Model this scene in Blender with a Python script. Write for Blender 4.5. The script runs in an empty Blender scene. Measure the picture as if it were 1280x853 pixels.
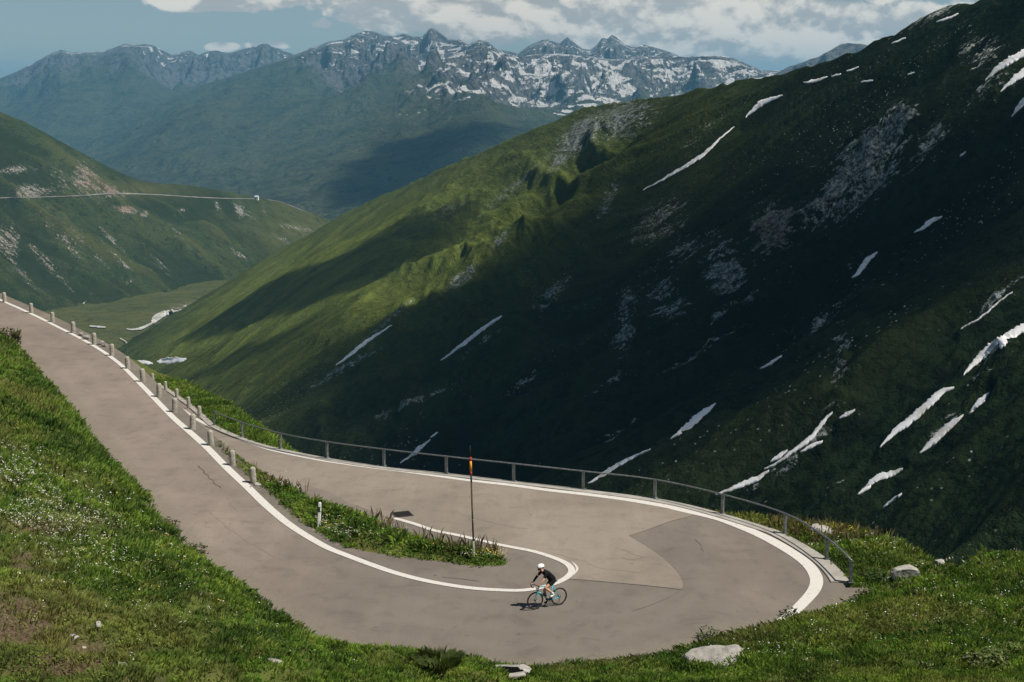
import bpy, bmesh, math, random
import numpy as np
from mathutils import Vector, Matrix

random.seed(7)
RNG = np.random.default_rng(11)
scene = bpy.context.scene
COL = scene.collection
R = math.radians

# ------------------------------------------------------------------ camera
F = 1778.0
CX, CY, HORIZON, CAMZ = 640.0, 426.5, 120.0, 16.0
TH = math.atan((CY - HORIZON) / F)
CT, ST = math.cos(TH), math.sin(TH)
cam_data = bpy.data.cameras.new('camera')
cam_data.sensor_width = 36.0
cam_data.lens = F * 36.0 / 1280.0
cam_data.clip_start = 0.5
cam_data.clip_end = 60000.0
cam = bpy.data.objects.new('camera', cam_data)
COL.objects.link(cam)
cam.location = (0, 0, CAMZ)
cam.rotation_euler = (math.pi / 2 - TH, 0, 0)
scene.camera = cam


def ray(u, v):
    u = np.asarray(u, float); v = np.asarray(v, float)
    dy = F * CT + (CY - v) * ST
    dz = -F * ST + (CY - v) * CT
    return (u - CX) / dy, dz / dy


def at(u, v, Y):
    rx, rz = ray(u, v)
    Y = np.asarray(Y, float)
    return np.stack([rx * Y, Y + 0 * rx, CAMZ + rz * Y], -1)


def project(P):
    P = np.asarray(P, float)
    x, y, z = P[..., 0], P[..., 1], P[..., 2] - CAMZ
    d = y * CT - z * ST
    up = y * ST + z * CT
    d = np.where(d < 0.1, 0.1, d)
    return CX + F * x / d, CY - F * up / d


# ------------------------------------------------------------------ noise
_g = np.random.default_rng(5)
_PERM = _g.permutation(4096)
_ANG = _g.uniform(0, 2 * math.pi, 4096)
_GX, _GY = np.cos(_ANG), np.sin(_ANG)


def noise2(x, y, seed=0):
    x = np.asarray(x, float) + seed * 37.7; y = np.asarray(y, float) - seed * 19.3
    xi = np.floor(x).astype(np.int64); yi = np.floor(y).astype(np.int64)
    fx, fy = x - xi, y - yi
    sx = fx * fx * fx * (fx * (fx * 6 - 15) + 10); sy = fy * fy * fy * (fy * (fy * 6 - 15) + 10)

    def g(ix, iy, dx, dy):
        h = _PERM[(_PERM[ix & 4095] + iy) & 4095]
        return _GX[h] * dx + _GY[h] * dy
    a = g(xi, yi, fx, fy); b = g(xi + 1, yi, fx - 1, fy)
    c = g(xi, yi + 1, fx, fy - 1); d = g(xi + 1, yi + 1, fx - 1, fy - 1)
    return ((a + (b - a) * sx) * (1 - sy) + (c + (d - c) * sx) * sy) * 1.5


def fbm(x, y, octv=5, seed=0, gain=0.5, lac=2.03):
    s = 0; a = 1.0; f = 1.0
    for i in range(octv):
        s = s + a * noise2(np.asarray(x) * f, np.asarray(y) * f, seed + i * 3)
        a *= gain; f *= lac
    return s


def ridged(x, y, octv=5, seed=0, gain=0.5, lac=2.1):
    s = 0; a = 1.0; f = 1.0; w = 1.0
    for i in range(octv):
        n = 1 - np.abs(noise2(np.asarray(x) * f, np.asarray(y) * f, seed + i * 3)) * 1.4
        n = np.clip(n, 0, 1) ** 2
        s = s + a * n * w
        w = np.clip(n * 1.4, 0, 1)
        a *= gain; f *= lac
    return s


def sstep(a, b, x):
    t = np.clip((np.asarray(x, float) - a) / (b - a), 0, 1)
    return t * t * (3 - 2 * t)


def resample(pts, step, closed=False):
    """Catmull-Rom through the points (any dimension), then even spacing."""
    P = np.asarray(pts, float)
    n = len(P)
    out = []
    for i in range(n - 1):
        p0 = P[max(i - 1, 0)]; p1 = P[i]; p2 = P[i + 1]; p3 = P[min(i + 2, n - 1)]
        for t in np.linspace(0, 1, 16, endpoint=False):
            out.append(0.5 * ((2 * p1) + (-p0 + p2) * t + (2 * p0 - 5 * p1 + 4 * p2 - p3) * t * t + (-p0 + 3 * p1 - 3 * p2 + p3) * t ** 3))
    out.append(P[-1])
    out = np.array(out)
    d = np.concatenate([[0], np.cumsum(np.linalg.norm(np.diff(out[:, :2], axis=0), axis=1))])
    m = max(2, int(d[-1] / step) + 1)
    s = np.linspace(0, d[-1], m)
    return np.stack([np.interp(s, d, out[:, k]) for k in range(out.shape[1])], -1)


# ------------------------------------------------------------------ objects
def tag(o, label=None, cat=None, group=None, kind=None):
    if label: o['label'] = label
    if cat: o['category'] = cat
    if group: o['group'] = group
    if kind: o['kind'] = kind
    return o


def link(name, me, mat=None, parent=None):
    o = bpy.data.objects.new(name, me)
    COL.objects.link(o)
    if mat is not None and me is not None:
        me.materials.append(mat)
    if parent is not None:
        o.parent = parent
    return o


def empty(name, loc, rz=0.0):
    o = bpy.data.objects.new(name, None)
    o.empty_display_size = 0.2
    COL.objects.link(o)
    o.location = loc
    o.rotation_euler = (0, 0, rz)
    return o


def np_mesh(name, V, faces, smooth=True, attrs=None, colors=None):
    """faces: int array (M,3) or (M,4)."""
    V = np.ascontiguousarray(V, np.float32); faces = np.ascontiguousarray(faces, np.int32)
    me = bpy.data.meshes.new(name)
    k = faces.shape[1]
    me.vertices.add(len(V)); me.vertices.foreach_set('co', V.ravel())
    me.loops.add(faces.size); me.loops.foreach_set('vertex_index', faces.ravel())
    me.polygons.add(len(faces))
    me.polygons.foreach_set('loop_start', np.arange(0, faces.size, k, dtype=np.int32))
    if hasattr(me.polygons[0], 'loop_total'):
        try:
            me.polygons.foreach_set('loop_total', np.full(len(faces), k, np.int32))
        except Exception:
            pass
    me.polygons.foreach_set('use_smooth', np.full(len(faces), smooth, bool))
    for nm, a in (attrs or {}).items():
        at_ = me.attributes.new(nm, 'FLOAT', 'POINT')
        at_.data.foreach_set('value', np.ascontiguousarray(a, np.float32).ravel())
    for nm, c in (colors or {}).items():
        at_ = me.attributes.new(nm, 'FLOAT_COLOR', 'POINT')
        c4 = np.ones((len(V), 4), np.float32); c4[:, :3] = c
        at_.data.foreach_set('color', c4.ravel())
    me.update(calc_edges=True)
    me.validate()
    return me


def grid_faces(nr, nc, flip=False):
    i = np.arange(nr - 1)[:, None] * nc + np.arange(nc - 1)[None, :]
    q = np.stack([i, i + 1, i + nc + 1, i + nc], -1).reshape(-1, 4)
    return q[:, ::-1] if flip else q


class MB:
    """collects simple solids; build() links them as one mesh."""
    def __init__(self):
        self.bm = bmesh.new()

    def ring_loft(self, rings, cap=True, closed=True):
        bm = self.bm
        vs = [[bm.verts.new(p) for p in r] for r in rings]
        n = len(vs[0])
        for a, b in zip(vs[:-1], vs[1:]):
            for i in range(n if closed else n - 1):
                j = (i + 1) % n
                try: bm.faces.new((a[i], a[j], b[j], b[i]))
                except ValueError: pass
        if cap and closed:
            bm.faces.new(vs[0][::-1]); bm.faces.new(vs[-1])
        return vs

    def tube(self, pts, r, n=8, cap=True):
        pts = [Vector(p) for p in pts]
        rs = r if isinstance(r, (list, tuple)) else [r] * len(pts)
        rings = []
        ref = None
        for i, p in enumerate(pts):
            t = (pts[min(i + 1, len(pts) - 1)] - pts[max(i - 1, 0)]).normalized()
            if ref is None:
                ref = t.orthogonal().normalized()
            a = (ref - t * ref.dot(t)).normalized(); ref = a
            b = t.cross(a)
            rings.append([p + (a * math.cos(2 * math.pi * k / n) + b * math.sin(2 * math.pi * k / n)) * rs[i] for k in range(n)])
        self.ring_loft(rings, cap)
        return self

    def lathe(self, prof, n=14, c=(0, 0, 0), jit=0.0):
        rings = []
        for r, z in prof:
            rings.append([Vector((c[0] + r * (1 + random.uniform(-jit, jit)) * math.cos(2 * math.pi * k / n),
                                  c[1] + r * (1 + random.uniform(-jit, jit)) * math.sin(2 * math.pi * k / n), c[2] + z)) for k in range(n)])
        self.ring_loft(rings)
        return self

    def torus(self, c, Rr, r, axis='Y', n=40, m=8):
        bm = self.bm
        vs = []
        for i in range(n):
            a = 2 * math.pi * i / n
            row = []
            for j in range(m):
                b = 2 * math.pi * j / m
                rr = Rr + r * math.cos(b)
                row.append(bm.verts.new((c[0] + rr * math.cos(a), c[1] + r * math.sin(b), c[2] + rr * math.sin(a))))
            vs.append(row)
        for i in range(n):
            for j in range(m):
                bm.faces.new((vs[i][j], vs[i][(j + 1) % m], vs[(i + 1) % n][(j + 1) % m], vs[(i + 1) % n][j]))
        return self

    def box(self, c, s, rot=None, bevel=0.0):
        M = Matrix.Translation(c) @ (rot.to_4x4() if rot is not None else Matrix()) @ Matrix.Diagonal((s[0], s[1], s[2], 1))
        r = bmesh.ops.create_cube(self.bm, size=1.0, matrix=M)
        if bevel:
            es = list({e for v in r['verts'] for e in v.link_edges})
            bmesh.ops.bevel(self.bm, geom=es, offset=bevel, segments=2, affect='EDGES', profile=0.6)
        return self

    def ball(self, c, s, sub=2, rot=None):
        M = Matrix.Translation(c) @ (rot.to_4x4() if rot is not None else Matrix()) @ Matrix.Diagonal((s[0], s[1], s[2], 1))
        bmesh.ops.create_icosphere(self.bm, subdivisions=sub, radius=1.0, matrix=M)
        return self

    def build(self, name, mat, parent=None, smooth=True, loc=None):
        me = bpy.data.meshes.new(name)
        bmesh.ops.recalc_face_normals(self.bm, faces=self.bm.faces[:])
        for f in self.bm.faces: f.smooth = smooth
        self.bm.to_mesh(me); self.bm.free()
        o = link(name, me, mat, parent)
        if loc is not None: o.location = loc
        return o


# ------------------------------------------------------------------ materials
class NT:
    def __init__(self, name, disp=None):
        self.m = bpy.data.materials.new(name)
        self.m.use_nodes = True
        self.t = self.m.node_tree
        self.t.nodes.clear()
        self.out = self.t.nodes.new('ShaderNodeOutputMaterial')

    def n(self, typ, **kw):
        nd = self.t.nodes.new(typ)
        ins = kw.pop('ins', {})
        for k, v in kw.items(): setattr(nd, k, v)
        for k, v in ins.items(): self.set(nd, k, v)
        return nd

    def set(self, nd, k, v):
        s = nd.inputs[k]
        if hasattr(v, 'is_output') or isinstance(v, bpy.types.NodeSocket):
            self.t.links.new(v, s)
        else:
            s.default_value = v

    def math(self, op, a, b=None, clamp=False):
        nd = self.n('ShaderNodeMath', operation=op, use_clamp=clamp)
        self.set(nd, 0, a)
        if b is not None: self.set(nd, 1, b)
        return nd.outputs[0]

    def ramp(self, x, a, b, c=0.0, d=1.0):
        nd = self.n('ShaderNodeMapRange', interpolation_type='SMOOTHSTEP')
        self.set(nd, 0, x); self.set(nd, 1, a); self.set(nd, 2, b); self.set(nd, 3, c); self.set(nd, 4, d)
        return nd.outputs[0]

    def mix(self, f, a, b):
        nd = self.n('ShaderNodeMix', data_type='RGBA')
        self.set(nd, 0, f); self.set(nd, 6, c4(a)); self.set(nd, 7, c4(b))
        return nd.outputs[2]

    def mul(self, a, b):
        nd = self.n('ShaderNodeMix', data_type='RGBA', blend_type='MULTIPLY')
        self.set(nd, 0, 1.0); self.set(nd, 6, c4(a)); self.set(nd, 7, c4(b))
        return nd.outputs[2]

    def geo(self):
        return self.n('ShaderNodeNewGeometry').outputs['Position']

    def obj(self):
        return self.n('ShaderNodeTexCoord').outputs['Object']

    def attr(self, name, col=False):
        nd = self.n('ShaderNodeAttribute', attribute_name=name)
        return nd.outputs['Color' if col else 'Fac']

    def noise(self, vec, scale, detail=4.0, rough=0.55, dist=0.0, col=False):
        nd = self.n('ShaderNodeTexNoise')
        self.set(nd, 'Vector', vec); self.set(nd, 'Scale', scale); self.set(nd, 'Detail', detail)
        self.set(nd, 'Roughness', rough); self.set(nd, 'Distortion', dist)
        return nd.outputs['Color' if col else 'Fac']

    def voro(self, vec, scale, out='Distance', feature='F1'):
        nd = self.n('ShaderNodeTexVoronoi', feature=feature)
        self.set(nd, 'Vector', vec); self.set(nd, 'Scale', scale)
        return nd.outputs[out]

    def mapv(self, vec, scale=(1, 1, 1), rot=(0, 0, 0)):
        nd = self.n('ShaderNodeMapping')
        self.set(nd, 'Vector', vec); self.set(nd, 'Scale', scale); self.set(nd, 'Rotation', rot)
        return nd.outputs[0]

    def bump(self, h, strength=0.3, dist=0.05):
        nd = self.n('ShaderNodeBump')
        self.set(nd, 'Height', h); self.set(nd, 'Strength', strength); self.set(nd, 'Distance', dist)
        return nd.outputs[0]

    def pbr(self, col, rough=0.8, normal=None, metal=0.0, spec=0.3):
        nd = self.n('ShaderNodeBsdfPrincipled')
        self.set(nd, 'Base Color', c4(col)); self.set(nd, 'Roughness', rough); self.set(nd, 'Metallic', metal)
        self.set(nd, 'Specular IOR Level', spec)
        if normal is not None: self.set(nd, 'Normal', normal)
        self.t.links.new(nd.outputs[0], self.out.inputs[0])
        return self.m


def c4(c):
    if isinstance(c, bpy.types.NodeSocket): return c
    return (c[0], c[1], c[2], 1.0)


def simple(name, col, rough=0.6, metal=0.0, spec=0.4, var=0.25, scale=30.0, bump=0.0):
    t = NT(name)
    p = t.obj()
    n = t.noise(p, scale, 4)
    c = t.mix(t.ramp(n, 0.3, 0.7), tuple(x * (1 - var) for x in col), tuple(min(1, x * (1 + var)) for x in col))
    nm = t.bump(n, bump, 0.02) if bump else None
    return t.pbr(c, rough, nm, metal, spec)
# ================================================================== NEAR GROUND
def on_z(uv, zf, it=12):
    uv = np.asarray(uv, float)
    rx, rz = ray(uv[:, 0], uv[:, 1])
    z = np.zeros(len(uv))
    for _ in range(it):
        Y = (z - CAMZ) / rz
        z = 0.5 * z + 0.5 * zf(rx * Y, Y)
    return np.stack([rx * Y, Y, z], -1)


_tip = on_z([(694, 712)], lambda x, y: 0 * x)[0]
TIP = _tip[:2]


def tpar(x, y):
    return (x - TIP[0]) * -0.5 + (y - TIP[1]) * 0.866


def softplus(x, k):
    return k * np.logaddexp(0.0, np.asarray(x, float) / k)


def zn(x, y):
    return 0.026 * softplus(tpar(x, y) - 8.0, 2.5)


def zf(x, y):
    return -0.115 * softplus(tpar(x, y) - 18.0, 4.0)


def z0f(x, y): return 0.0 * x


# traces from the photograph, turned into plan positions on the road surface
NEAR_LINE_UV = [(0, 374), (25, 385), (50, 396.5), (75, 409), (100, 421.5), (125, 435.5), (150, 453), (170, 471.5), (195, 496.5), (220, 521.5),
                (245, 543), (265, 561), (290, 586), (315, 609), (340, 633), (365, 654), (390, 670.5), (415, 684.5), (440, 694.5),
                (465, 704), (500, 716), (540, 726), (590, 734), (640, 737), (662, 735.8), (682, 731.5), (698, 725.5), (707, 719.5), (710.5, 713.5),
                (705, 706), (690, 699), (665, 691), (640, 686), (615, 681), (590, 675), (565, 669.5), (540, 664.5), (515, 656), (490, 649), (470, 642), (445, 632)]
FAR_LINE_UV = [(182, 476), (200, 490), (225, 507), (250, 524), (275, 536), (300, 547.5), (320, 555), (340, 561.5), (365, 567.5), (390, 572.5),
               (415, 577), (465, 584), (515, 590), (560, 596), (590, 600), (640, 605.5), (690, 612), (740, 617.5), (790, 624), (840, 632.5),
               (850, 635), (900, 646.5), (925, 655), (950, 665), (975, 677), (1000, 692), (1017, 705), (1026, 717), (1029, 728), (1025, 740), (1012, 755), (997, 769), (978, 783)]
KERB_OUT_UV = [(174, 465), (192, 474), (212, 484.5), (228, 495.5), (241, 505), (256, 518), (268, 529.5), (284, 538), (302.5, 546), (325, 554), (352.5, 561),
               (410, 572.5), (480, 583), (558, 591.5), (640, 601), (727.5, 611), (800, 620), (850, 628.5), (900, 641), (950, 656), (980, 666.5), (1025, 692), (1050, 712), (1062, 727)]
LEFT_UV = [(-40, 405), (0, 418), (19, 432), (37, 452), (57, 475), (75, 495), (100, 525), (122, 557), (154, 591), (185, 622), (196, 646), (220, 666), (244, 694), (275, 714.5),
           (309, 735), (333, 754), (357, 773), (400, 801), (450, 813), (500, 820), (562, 824), (594, 830), (625, 835), (672, 835), (719, 829), (769, 825.5), (812, 821), (844, 813),
           (875, 804), (886, 799), (926, 789), (988, 773), (1044, 757), (1076, 746), (1088, 740)]
ISL_LOW_UV = [(268, 556), (290, 576), (322, 607), (347, 627), (370, 648), (400, 668), (430, 684), (465, 692), (515, 699.5), (560, 704), (585, 708), (615, 709), (638, 706)]
ISL_UP_UV = [(640, 703), (597, 688), (540, 679), (490, 661), (470, 650), (452, 642), (402, 628), (352, 605), (315, 585), (290, 568), (262, 551)]

NEAR_LINE = on_z(NEAR_LINE_UV, zn)
_i_in = 29   # from the apex on, the inner line belongs to the lower leg
NEAR_LINE[_i_in:] = on_z(NEAR_LINE_UV[_i_in:], zf)
FAR_LINE = on_z(FAR_LINE_UV, zf)
KH = 0.05
KERB_OUT = on_z(KERB_OUT_UV, lambda x, y: zf(x, y) + KH)
LEFT = on_z(LEFT_UV, zn)
ISL = np.concatenate([on_z(ISL_LOW_UV, zn), on_z(ISL_UP_UV, zf)])


def extend(P, d, n, first=True):
    P = np.asarray(P)
    a, b = (P[0], P[3]) if first else (P[-1], P[-4])
    t = (a - b)[:2]; t = t / np.linalg.norm(t)
    ext = [np.array([a[0] + t[0] * d * k, a[1] + t[1] * d * k, a[2]]) for k in range(1, n + 1)]
    return np.array(ext[::-1] + list(P)) if first else np.array(list(P) + ext)


NEAR_LINE = extend(NEAR_LINE, 10, 4)
NEAR_LINE[:, 2] = np.where(np.arange(len(NEAR_LINE)) < _i_in + 4, zn(NEAR_LINE[:, 0], NEAR_LINE[:, 1]), NEAR_LINE[:, 2])
LEFT = extend(LEFT, 10, 4)
FAR_LINE = extend(FAR_LINE, 8, 6)
KERB_OUT = extend(KERB_OUT, 8, 6)

# divider between the two legs (plan)
_nl = NEAR_LINE[:4 + 21]
_d = np.gradient(_nl[:, :2], axis=0); _d /= np.linalg.norm(_d, axis=1)[:, None]
_wall = _nl[:, :2] + np.stack([-_d[:, 1], _d[:, 0]], -1) * 0.75     # 0.75 m outside the line
_k = [i for i in range(len(_wall)) if tpar(_nl[i, 0], _nl[i, 1]) > 15]
_isl_mid = on_z([(345, 608), (400, 640), (450, 662), (500, 677), (560, 690), (640, 698)], zn)[:, :2]
DIV = np.concatenate([_wall[_k], _isl_mid, [TIP, TIP + np.array([30, -3.0])]])


def seg_dist(P, V, closed=False, vals=None):
    """distance from points to a polyline, the sign of the side, and values at the nearest point."""
    n = len(V)
    best = np.full(len(P), 1e18); side = np.zeros(len(P)); ov = None
    if vals is not None: ov = np.zeros((len(P), vals.shape[1]))
    for i in range(n if closed else n - 1):
        a = V[i]; b = V[(i + 1) % n]
        ab = b - a; L = max(ab @ ab, 1e-9)
        ap0 = P[:, 0] - a[0]; ap1 = P[:, 1] - a[1]
        t = np.clip((ap0 * ab[0] + ap1 * ab[1]) / L, 0, 1)
        dx = ap0 - ab[0] * t; dy = ap1 - ab[1] * t
        d = dx * dx + dy * dy
        m = d < best
        best[m] = d[m]
        side[m] = (ab[0] * ap1 - ab[1] * ap0)[m]
        if vals is not None:
            ov[m] = vals[i] + (vals[(i + 1) % n] - vals[i]) * t[m, None]
    return np.sqrt(best), np.sign(side), ov


def inside(P, V):
    c = np.zeros(len(P), bool)
    n = len(V)
    x, y = P[:, 0], P[:, 1]
    for i in range(n):
        a = V[i]; b = V[(i + 1) % n]
        m = (a[1] > y) != (b[1] > y)
        if not m.any(): continue
        xx = (b[0] - a[0]) * (y[m] - a[1]) / (b[1] - a[1]) + a[0]
        c[m] ^= x[m] < xx
    return c


def zbase(x, y):
    P = np.stack([x, y], -1)
    d, s, _ = seg_dist(P, DIV)
    w = sstep(-0.35, 0.35, d * s)          # DIV runs from far left to the tip: left side = the lower leg
    return zn(x, y) * (1 - w) + zf(x, y) * w


# outline of the paved hairpin with, per point, the slope just outside it and how far that slope goes on
_out = []
for i, p in enumerate(LEFT):
    k = max(0, i - 4) / (len(LEFT_UV) - 1)
    s = np.interp(k, [0, .28, .45, .6, .75, .86, 1], [.56, .52, .44, .34, .26, .2, .10])
    _out.append((p[0], p[1], s, 300.0))
_apron = on_z([(1068, 733)], zf)[0]
_out.append((_apron[0], _apron[1], .03, 3.0))
for p, uv in list(zip(KERB_OUT, [(0, 0)] * 6 + KERB_OUT_UV))[::-1]:
    u = uv[0]
    w = np.interp(u, [0, 220, 268, 302, 325, 352, 800, 850, 900, 940, 980, 1025, 1062], [2.2, 2.2, 1.9, 1.3, .6, .12, .1, .2, .5, 1.6, 2.6, 3.4, 3.6])
    s = np.interp(u, [0, 325, 850, 950, 1062], [-.08, -.08, -.06, -.02, .02])
    _out.append((p[0], p[1], s, w))
OUT = np.array(_out)
OUTV = OUT[:, :2]


def terrain(x, y, fine=True, island=False):
    """height of the grassy ground; also the distance outside the paving."""
    P = np.stack([x, y], -1)
    zb = zbase(x, y)
    d, _, val = seg_dist(P, OUTV, True, OUT[:, 2:])
    ins = inside(P, OUTV)
    sd = np.where(ins, -d, d)
    s1, w = val[:, 0], val[:, 1]
    do = np.maximum(sd, 0)
    rise = s1 * np.minimum(do, w)
    up = w > 100
    rise = np.where(up, 15.5 * np.tanh(rise / 15.5), rise)
    fall = 0.95 * softplus(do - w, 0.35)
    h = zb + rise - np.where(up, 0, fall)
    # the knoll on the right ends in an edge above the valley
    Ye = np.interp(x, [6, 8, 10, 12.5, 14.6, 15.4, 16.2, 18, 22, 30, 60], [90, 60, 54.5, 52.6, 50.6, 49.2, 50.0, 50.6, 50.2, 49, 47]) + 0.3 * noise2(x * .8, y * .3, 4)
    drop = 0.95 * softplus(y - Ye, 0.4) * sstep(7, 9, x)
    h = h - drop
    g = sstep(0.05, 2.5, do)
    if fine:
        und = 0.42 * fbm(x * .22, y * .22, 3, 2) + 0.24 * fbm(x * .9, y * .9, 3, 9)
        ledge = 0.35 * sstep(-.1, .25, noise2(x * .12 + .3 * y * .12, y * .16, 21)) * np.where(x < 0, 1, .4)
        h = h + g * (und + ledge) * np.where(up, 1.0, .35) + 0.12 * sstep(0, .8, do) * fbm(x * 1.9, y * 1.9, 2, 5)
    # island between the legs
    di, _, _ = seg_dist(P, ISL[:, :2], True)
    ii = inside(P, ISL[:, :2])
    hump = np.where(ii, 0.03 + 0.16 * sstep(0, 1.2, di) + 0.05 * fbm(x * 1.5, y * 1.5, 2, 3) * sstep(0, .6, di), -0.14)
    h = np.where(ins, zb + (hump if island else -0.14), h)
    h = h - np.where(ins & ~ii, 0.0, 0.0) - 0.10 * (1 - sstep(0.0, 0.25, sd)) * (~ins)
    return h, sd, ii


def ground_z(x, y):
    return float(terrain(np.array([x], float), np.array([y], float))[0][0])


def on_ground(u, v, it=40):
    """where the line of sight through a picture point meets the near ground."""
    rx, rz = ray(u, v)
    Ys = np.linspace(18, 130, 900)
    h, sd_, ii_ = terrain(rx * Ys, Ys, True, True)
    h = np.where((sd_ < 0) & ~ii_, zbase(rx * Ys, Ys), h)
    below = np.nonzero(CAMZ + rz * Ys <= h)[0]
    k = below[0] if len(below) else len(Ys) - 1
    a, b = Ys[max(k - 1, 0)], Ys[k]
    return np.array([rx * b, b, h[k]])


# ---- ground mesh
gx = np.concatenate([np.arange(-110, -46, 1.2), np.arange(-46, 34, .36), np.arange(34, 80, 1.2)])
gy = np.concatenate([np.arange(-14, 20, 1.0), np.arange(20, 118, .38), np.arange(118, 230, 2.0)])
GX, GY = np.meshgrid(gx, gy)
_h, _sd, _ii = terrain(GX.ravel(), GY.ravel())
_h = np.where(_sd > 0, _h, _h)
GV = np.stack([GX.ravel(), GY.ravel(), _h], -1)

_dry = np.zeros(len(GV)); _u, _v = project(GV)
def blob(u, v, cu, cv, ru, rv, ang=0.0):
    c, s = math.cos(ang), math.sin(ang)
    du = (u - cu) * c + (v - cv) * s; dv = -(u - cu) * s + (v - cv) * c
    return np.exp(-((du / ru) ** 2 + (dv / rv) ** 2))
DRY_SPOTS = [(20, 780, 70, 45, .6), (90, 830, 80, 30, .6), (40, 700, 50, 18, .5), (180, 850, 60, 22, .3), (1040, 668, 60, 10, .35), (1130, 690, 60, 14, .2), (70, 660, 60, 14, .5)]
for c in DRY_SPOTS:
    _dry = np.maximum(_dry, c[4] * blob(_u, _v, *c[:4]))
_verge = sstep(0.9, 0.0, np.abs(_sd)) * (_sd > -0.3)
gme = np_mesh('ground', GV, grid_faces(len(gy), len(gx)), True, {'dry': _dry, 'verge': _verge})

t = NT('meadow_soil')
p = t.geo()
n1 = t.noise(p, .35, 5); n2 = t.noise(p, 3.0, 5, .6); n3 = t.noise(p, 14.0, 4, .7)
g1 = t.mix(t.ramp(n2, .35, .65), (.04, .062, .013), (.085, .11, .024))
g2 = t.mix(t.ramp(n1, .4, .65), g1, (.10, .10, .03))
soil = t.mix(t.ramp(n3, .35, .7), (.045, .034, .02), (.14, .105, .065))
dryf = t.math('MULTIPLY', t.math('MULTIPLY', t.attr('dry'), 2.4), t.ramp(n2, .25, .5), True)
cc = t.mix(dryf, g2, soil)
vf = t.math('MULTIPLY', t.attr('verge'), t.ramp(n3, .35, .6), True)
cc = t.mix(vf, cc, (.13, .115, .09))
M_SOIL = t.pbr(cc, .95, t.bump(n3, .6, .05), spec=.1)
ground = link('ground', gme, M_SOIL)
tag(ground, kind='structure')

# ---- asphalt sheet
ax = np.arange(-75, 18, .34); ay = np.arange(34, 160, .34)
AX, AY = np.meshgrid(ax, ay)
AP = np.stack([AX.ravel(), AY.ravel()], -1)
_d, _, _v2 = seg_dist(AP, OUTV, True, OUT[:, 2:])
_in = inside(AP, OUTV)
# under the uphill grass the sheet goes on a little; under the kerb it stops short
keep = np.where(_v2[:, 1] > 100, _in | (_d < .75), _in & (_d > .06))
az = zbase(AP[:, 0], AP[:, 1])
fc = grid_faces(len(ay), len(ax))
fc = fc[keep[fc].all(1)]
used = np.unique(fc); remap = np.full(len(AP), -1); remap[used] = np.arange(len(used))
_pu, _pv = project(np.stack([AP[used, 0], AP[used, 1], az[used]], -1))
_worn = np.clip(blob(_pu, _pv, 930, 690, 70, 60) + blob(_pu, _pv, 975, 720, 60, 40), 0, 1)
_ln, _, _ = seg_dist(AP[used], NEAR_LINE[:, :2]); _lf, _, _ = seg_dist(AP[used], FAR_LINE[:, :2])
_ln = np.where(_pu > 560, np.minimum(_ln, 99), _ln)
_wheel = sum(np.exp(-((_ln - c) / .34) ** 2) for c in (1.25, 2.75, 4.1, 5.5)) + sum(np.exp(-((_lf - c) / .34) ** 2) for c in (1.3, 2.8))
_wheel = np.clip(_wheel, 0, 1)
rme = np_mesh('road', np.stack([AP[used, 0], AP[used, 1], az[used]], -1), remap[fc], True, {'edge': np.where(_v2[used, 1] > 100, sstep(1.1, .1, np.where(_in[used], _d[used], 0)), 0), 'wheel': _wheel, 'light_falloff': np.clip(sstep(250, 560, _pu + .25 * (_pv - 600)) * sstep(560, 660, _pv) * (1 - .45 * _worn), 0, 1)})  # bend darkened: falloff of light put into the asphalt tone


def asphalt(name, base, old=None):  # old: darker tone of the bend, standing in for light falloff
    t = NT(name)
    p = t.geo()
    big = t.noise(p, .16, 4, .5, .6); mid = t.noise(p, 1.1, 6, .65, .5); fine = t.noise(p, 30, 3, .75); st = t.voro(p, 34.0); spots = t.noise(p, 3.2, 3, .6)
    streak = t.noise(t.mapv(p, (.9, .10, .2), (0, 0, R(-30))), 1.0, 5, .65)
    def sc(k): return tuple(min(1, x * k) for x in base)
    f = t.mix(t.ramp(big, .30, .70), sc(.88), sc(1.10))
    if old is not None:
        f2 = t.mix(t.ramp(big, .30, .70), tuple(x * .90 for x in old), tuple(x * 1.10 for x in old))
        f = t.mix(t.attr('light_falloff'), f, f2)
    def m(fac, k):
        nonlocal f
        f = t.mix(fac, f, t.mul(f, (k, k, k * .99)))
    m(t.math('MULTIPLY', t.ramp(mid, .46, .70), .8), .80)
    m(t.math('MULTIPLY', t.ramp(streak, .48, .72), .7), 1.13)
    m(t.math('MULTIPLY', t.ramp(streak, .50, .30), .6), .90)
    m(t.math('MULTIPLY', t.attr('wheel'), t.ramp(streak, .3, .6, .3, .8)), .90)
    m(t.ramp(spots, .66, .72, 0, .8), .62)
    grit = t.noise(p, 7.0, 4, .75)
    f = t.mix(t.math('MULTIPLY', t.math('MULTIPLY', t.attr('edge'), 1.5), t.ramp(grit, .40, .62), True), f, t.mix(t.ramp(fine, .4, .6), (.11, .095, .065), (.27, .24, .19)))
    m(t.ramp(fine, .42, .68, 0, .7), .68)
    m(t.ramp(st, .02, .20, .8, 0), 1.5)
    return t.pbr(f, .88, t.bump(fine, .5, .012), spec=.2)


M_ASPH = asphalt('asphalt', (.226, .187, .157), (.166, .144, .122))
M_ASPH2 = asphalt('pale_asphalt', (.232, .198, .162))
road = link('road', rme, M_ASPH); tag(road, kind='structure')


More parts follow.
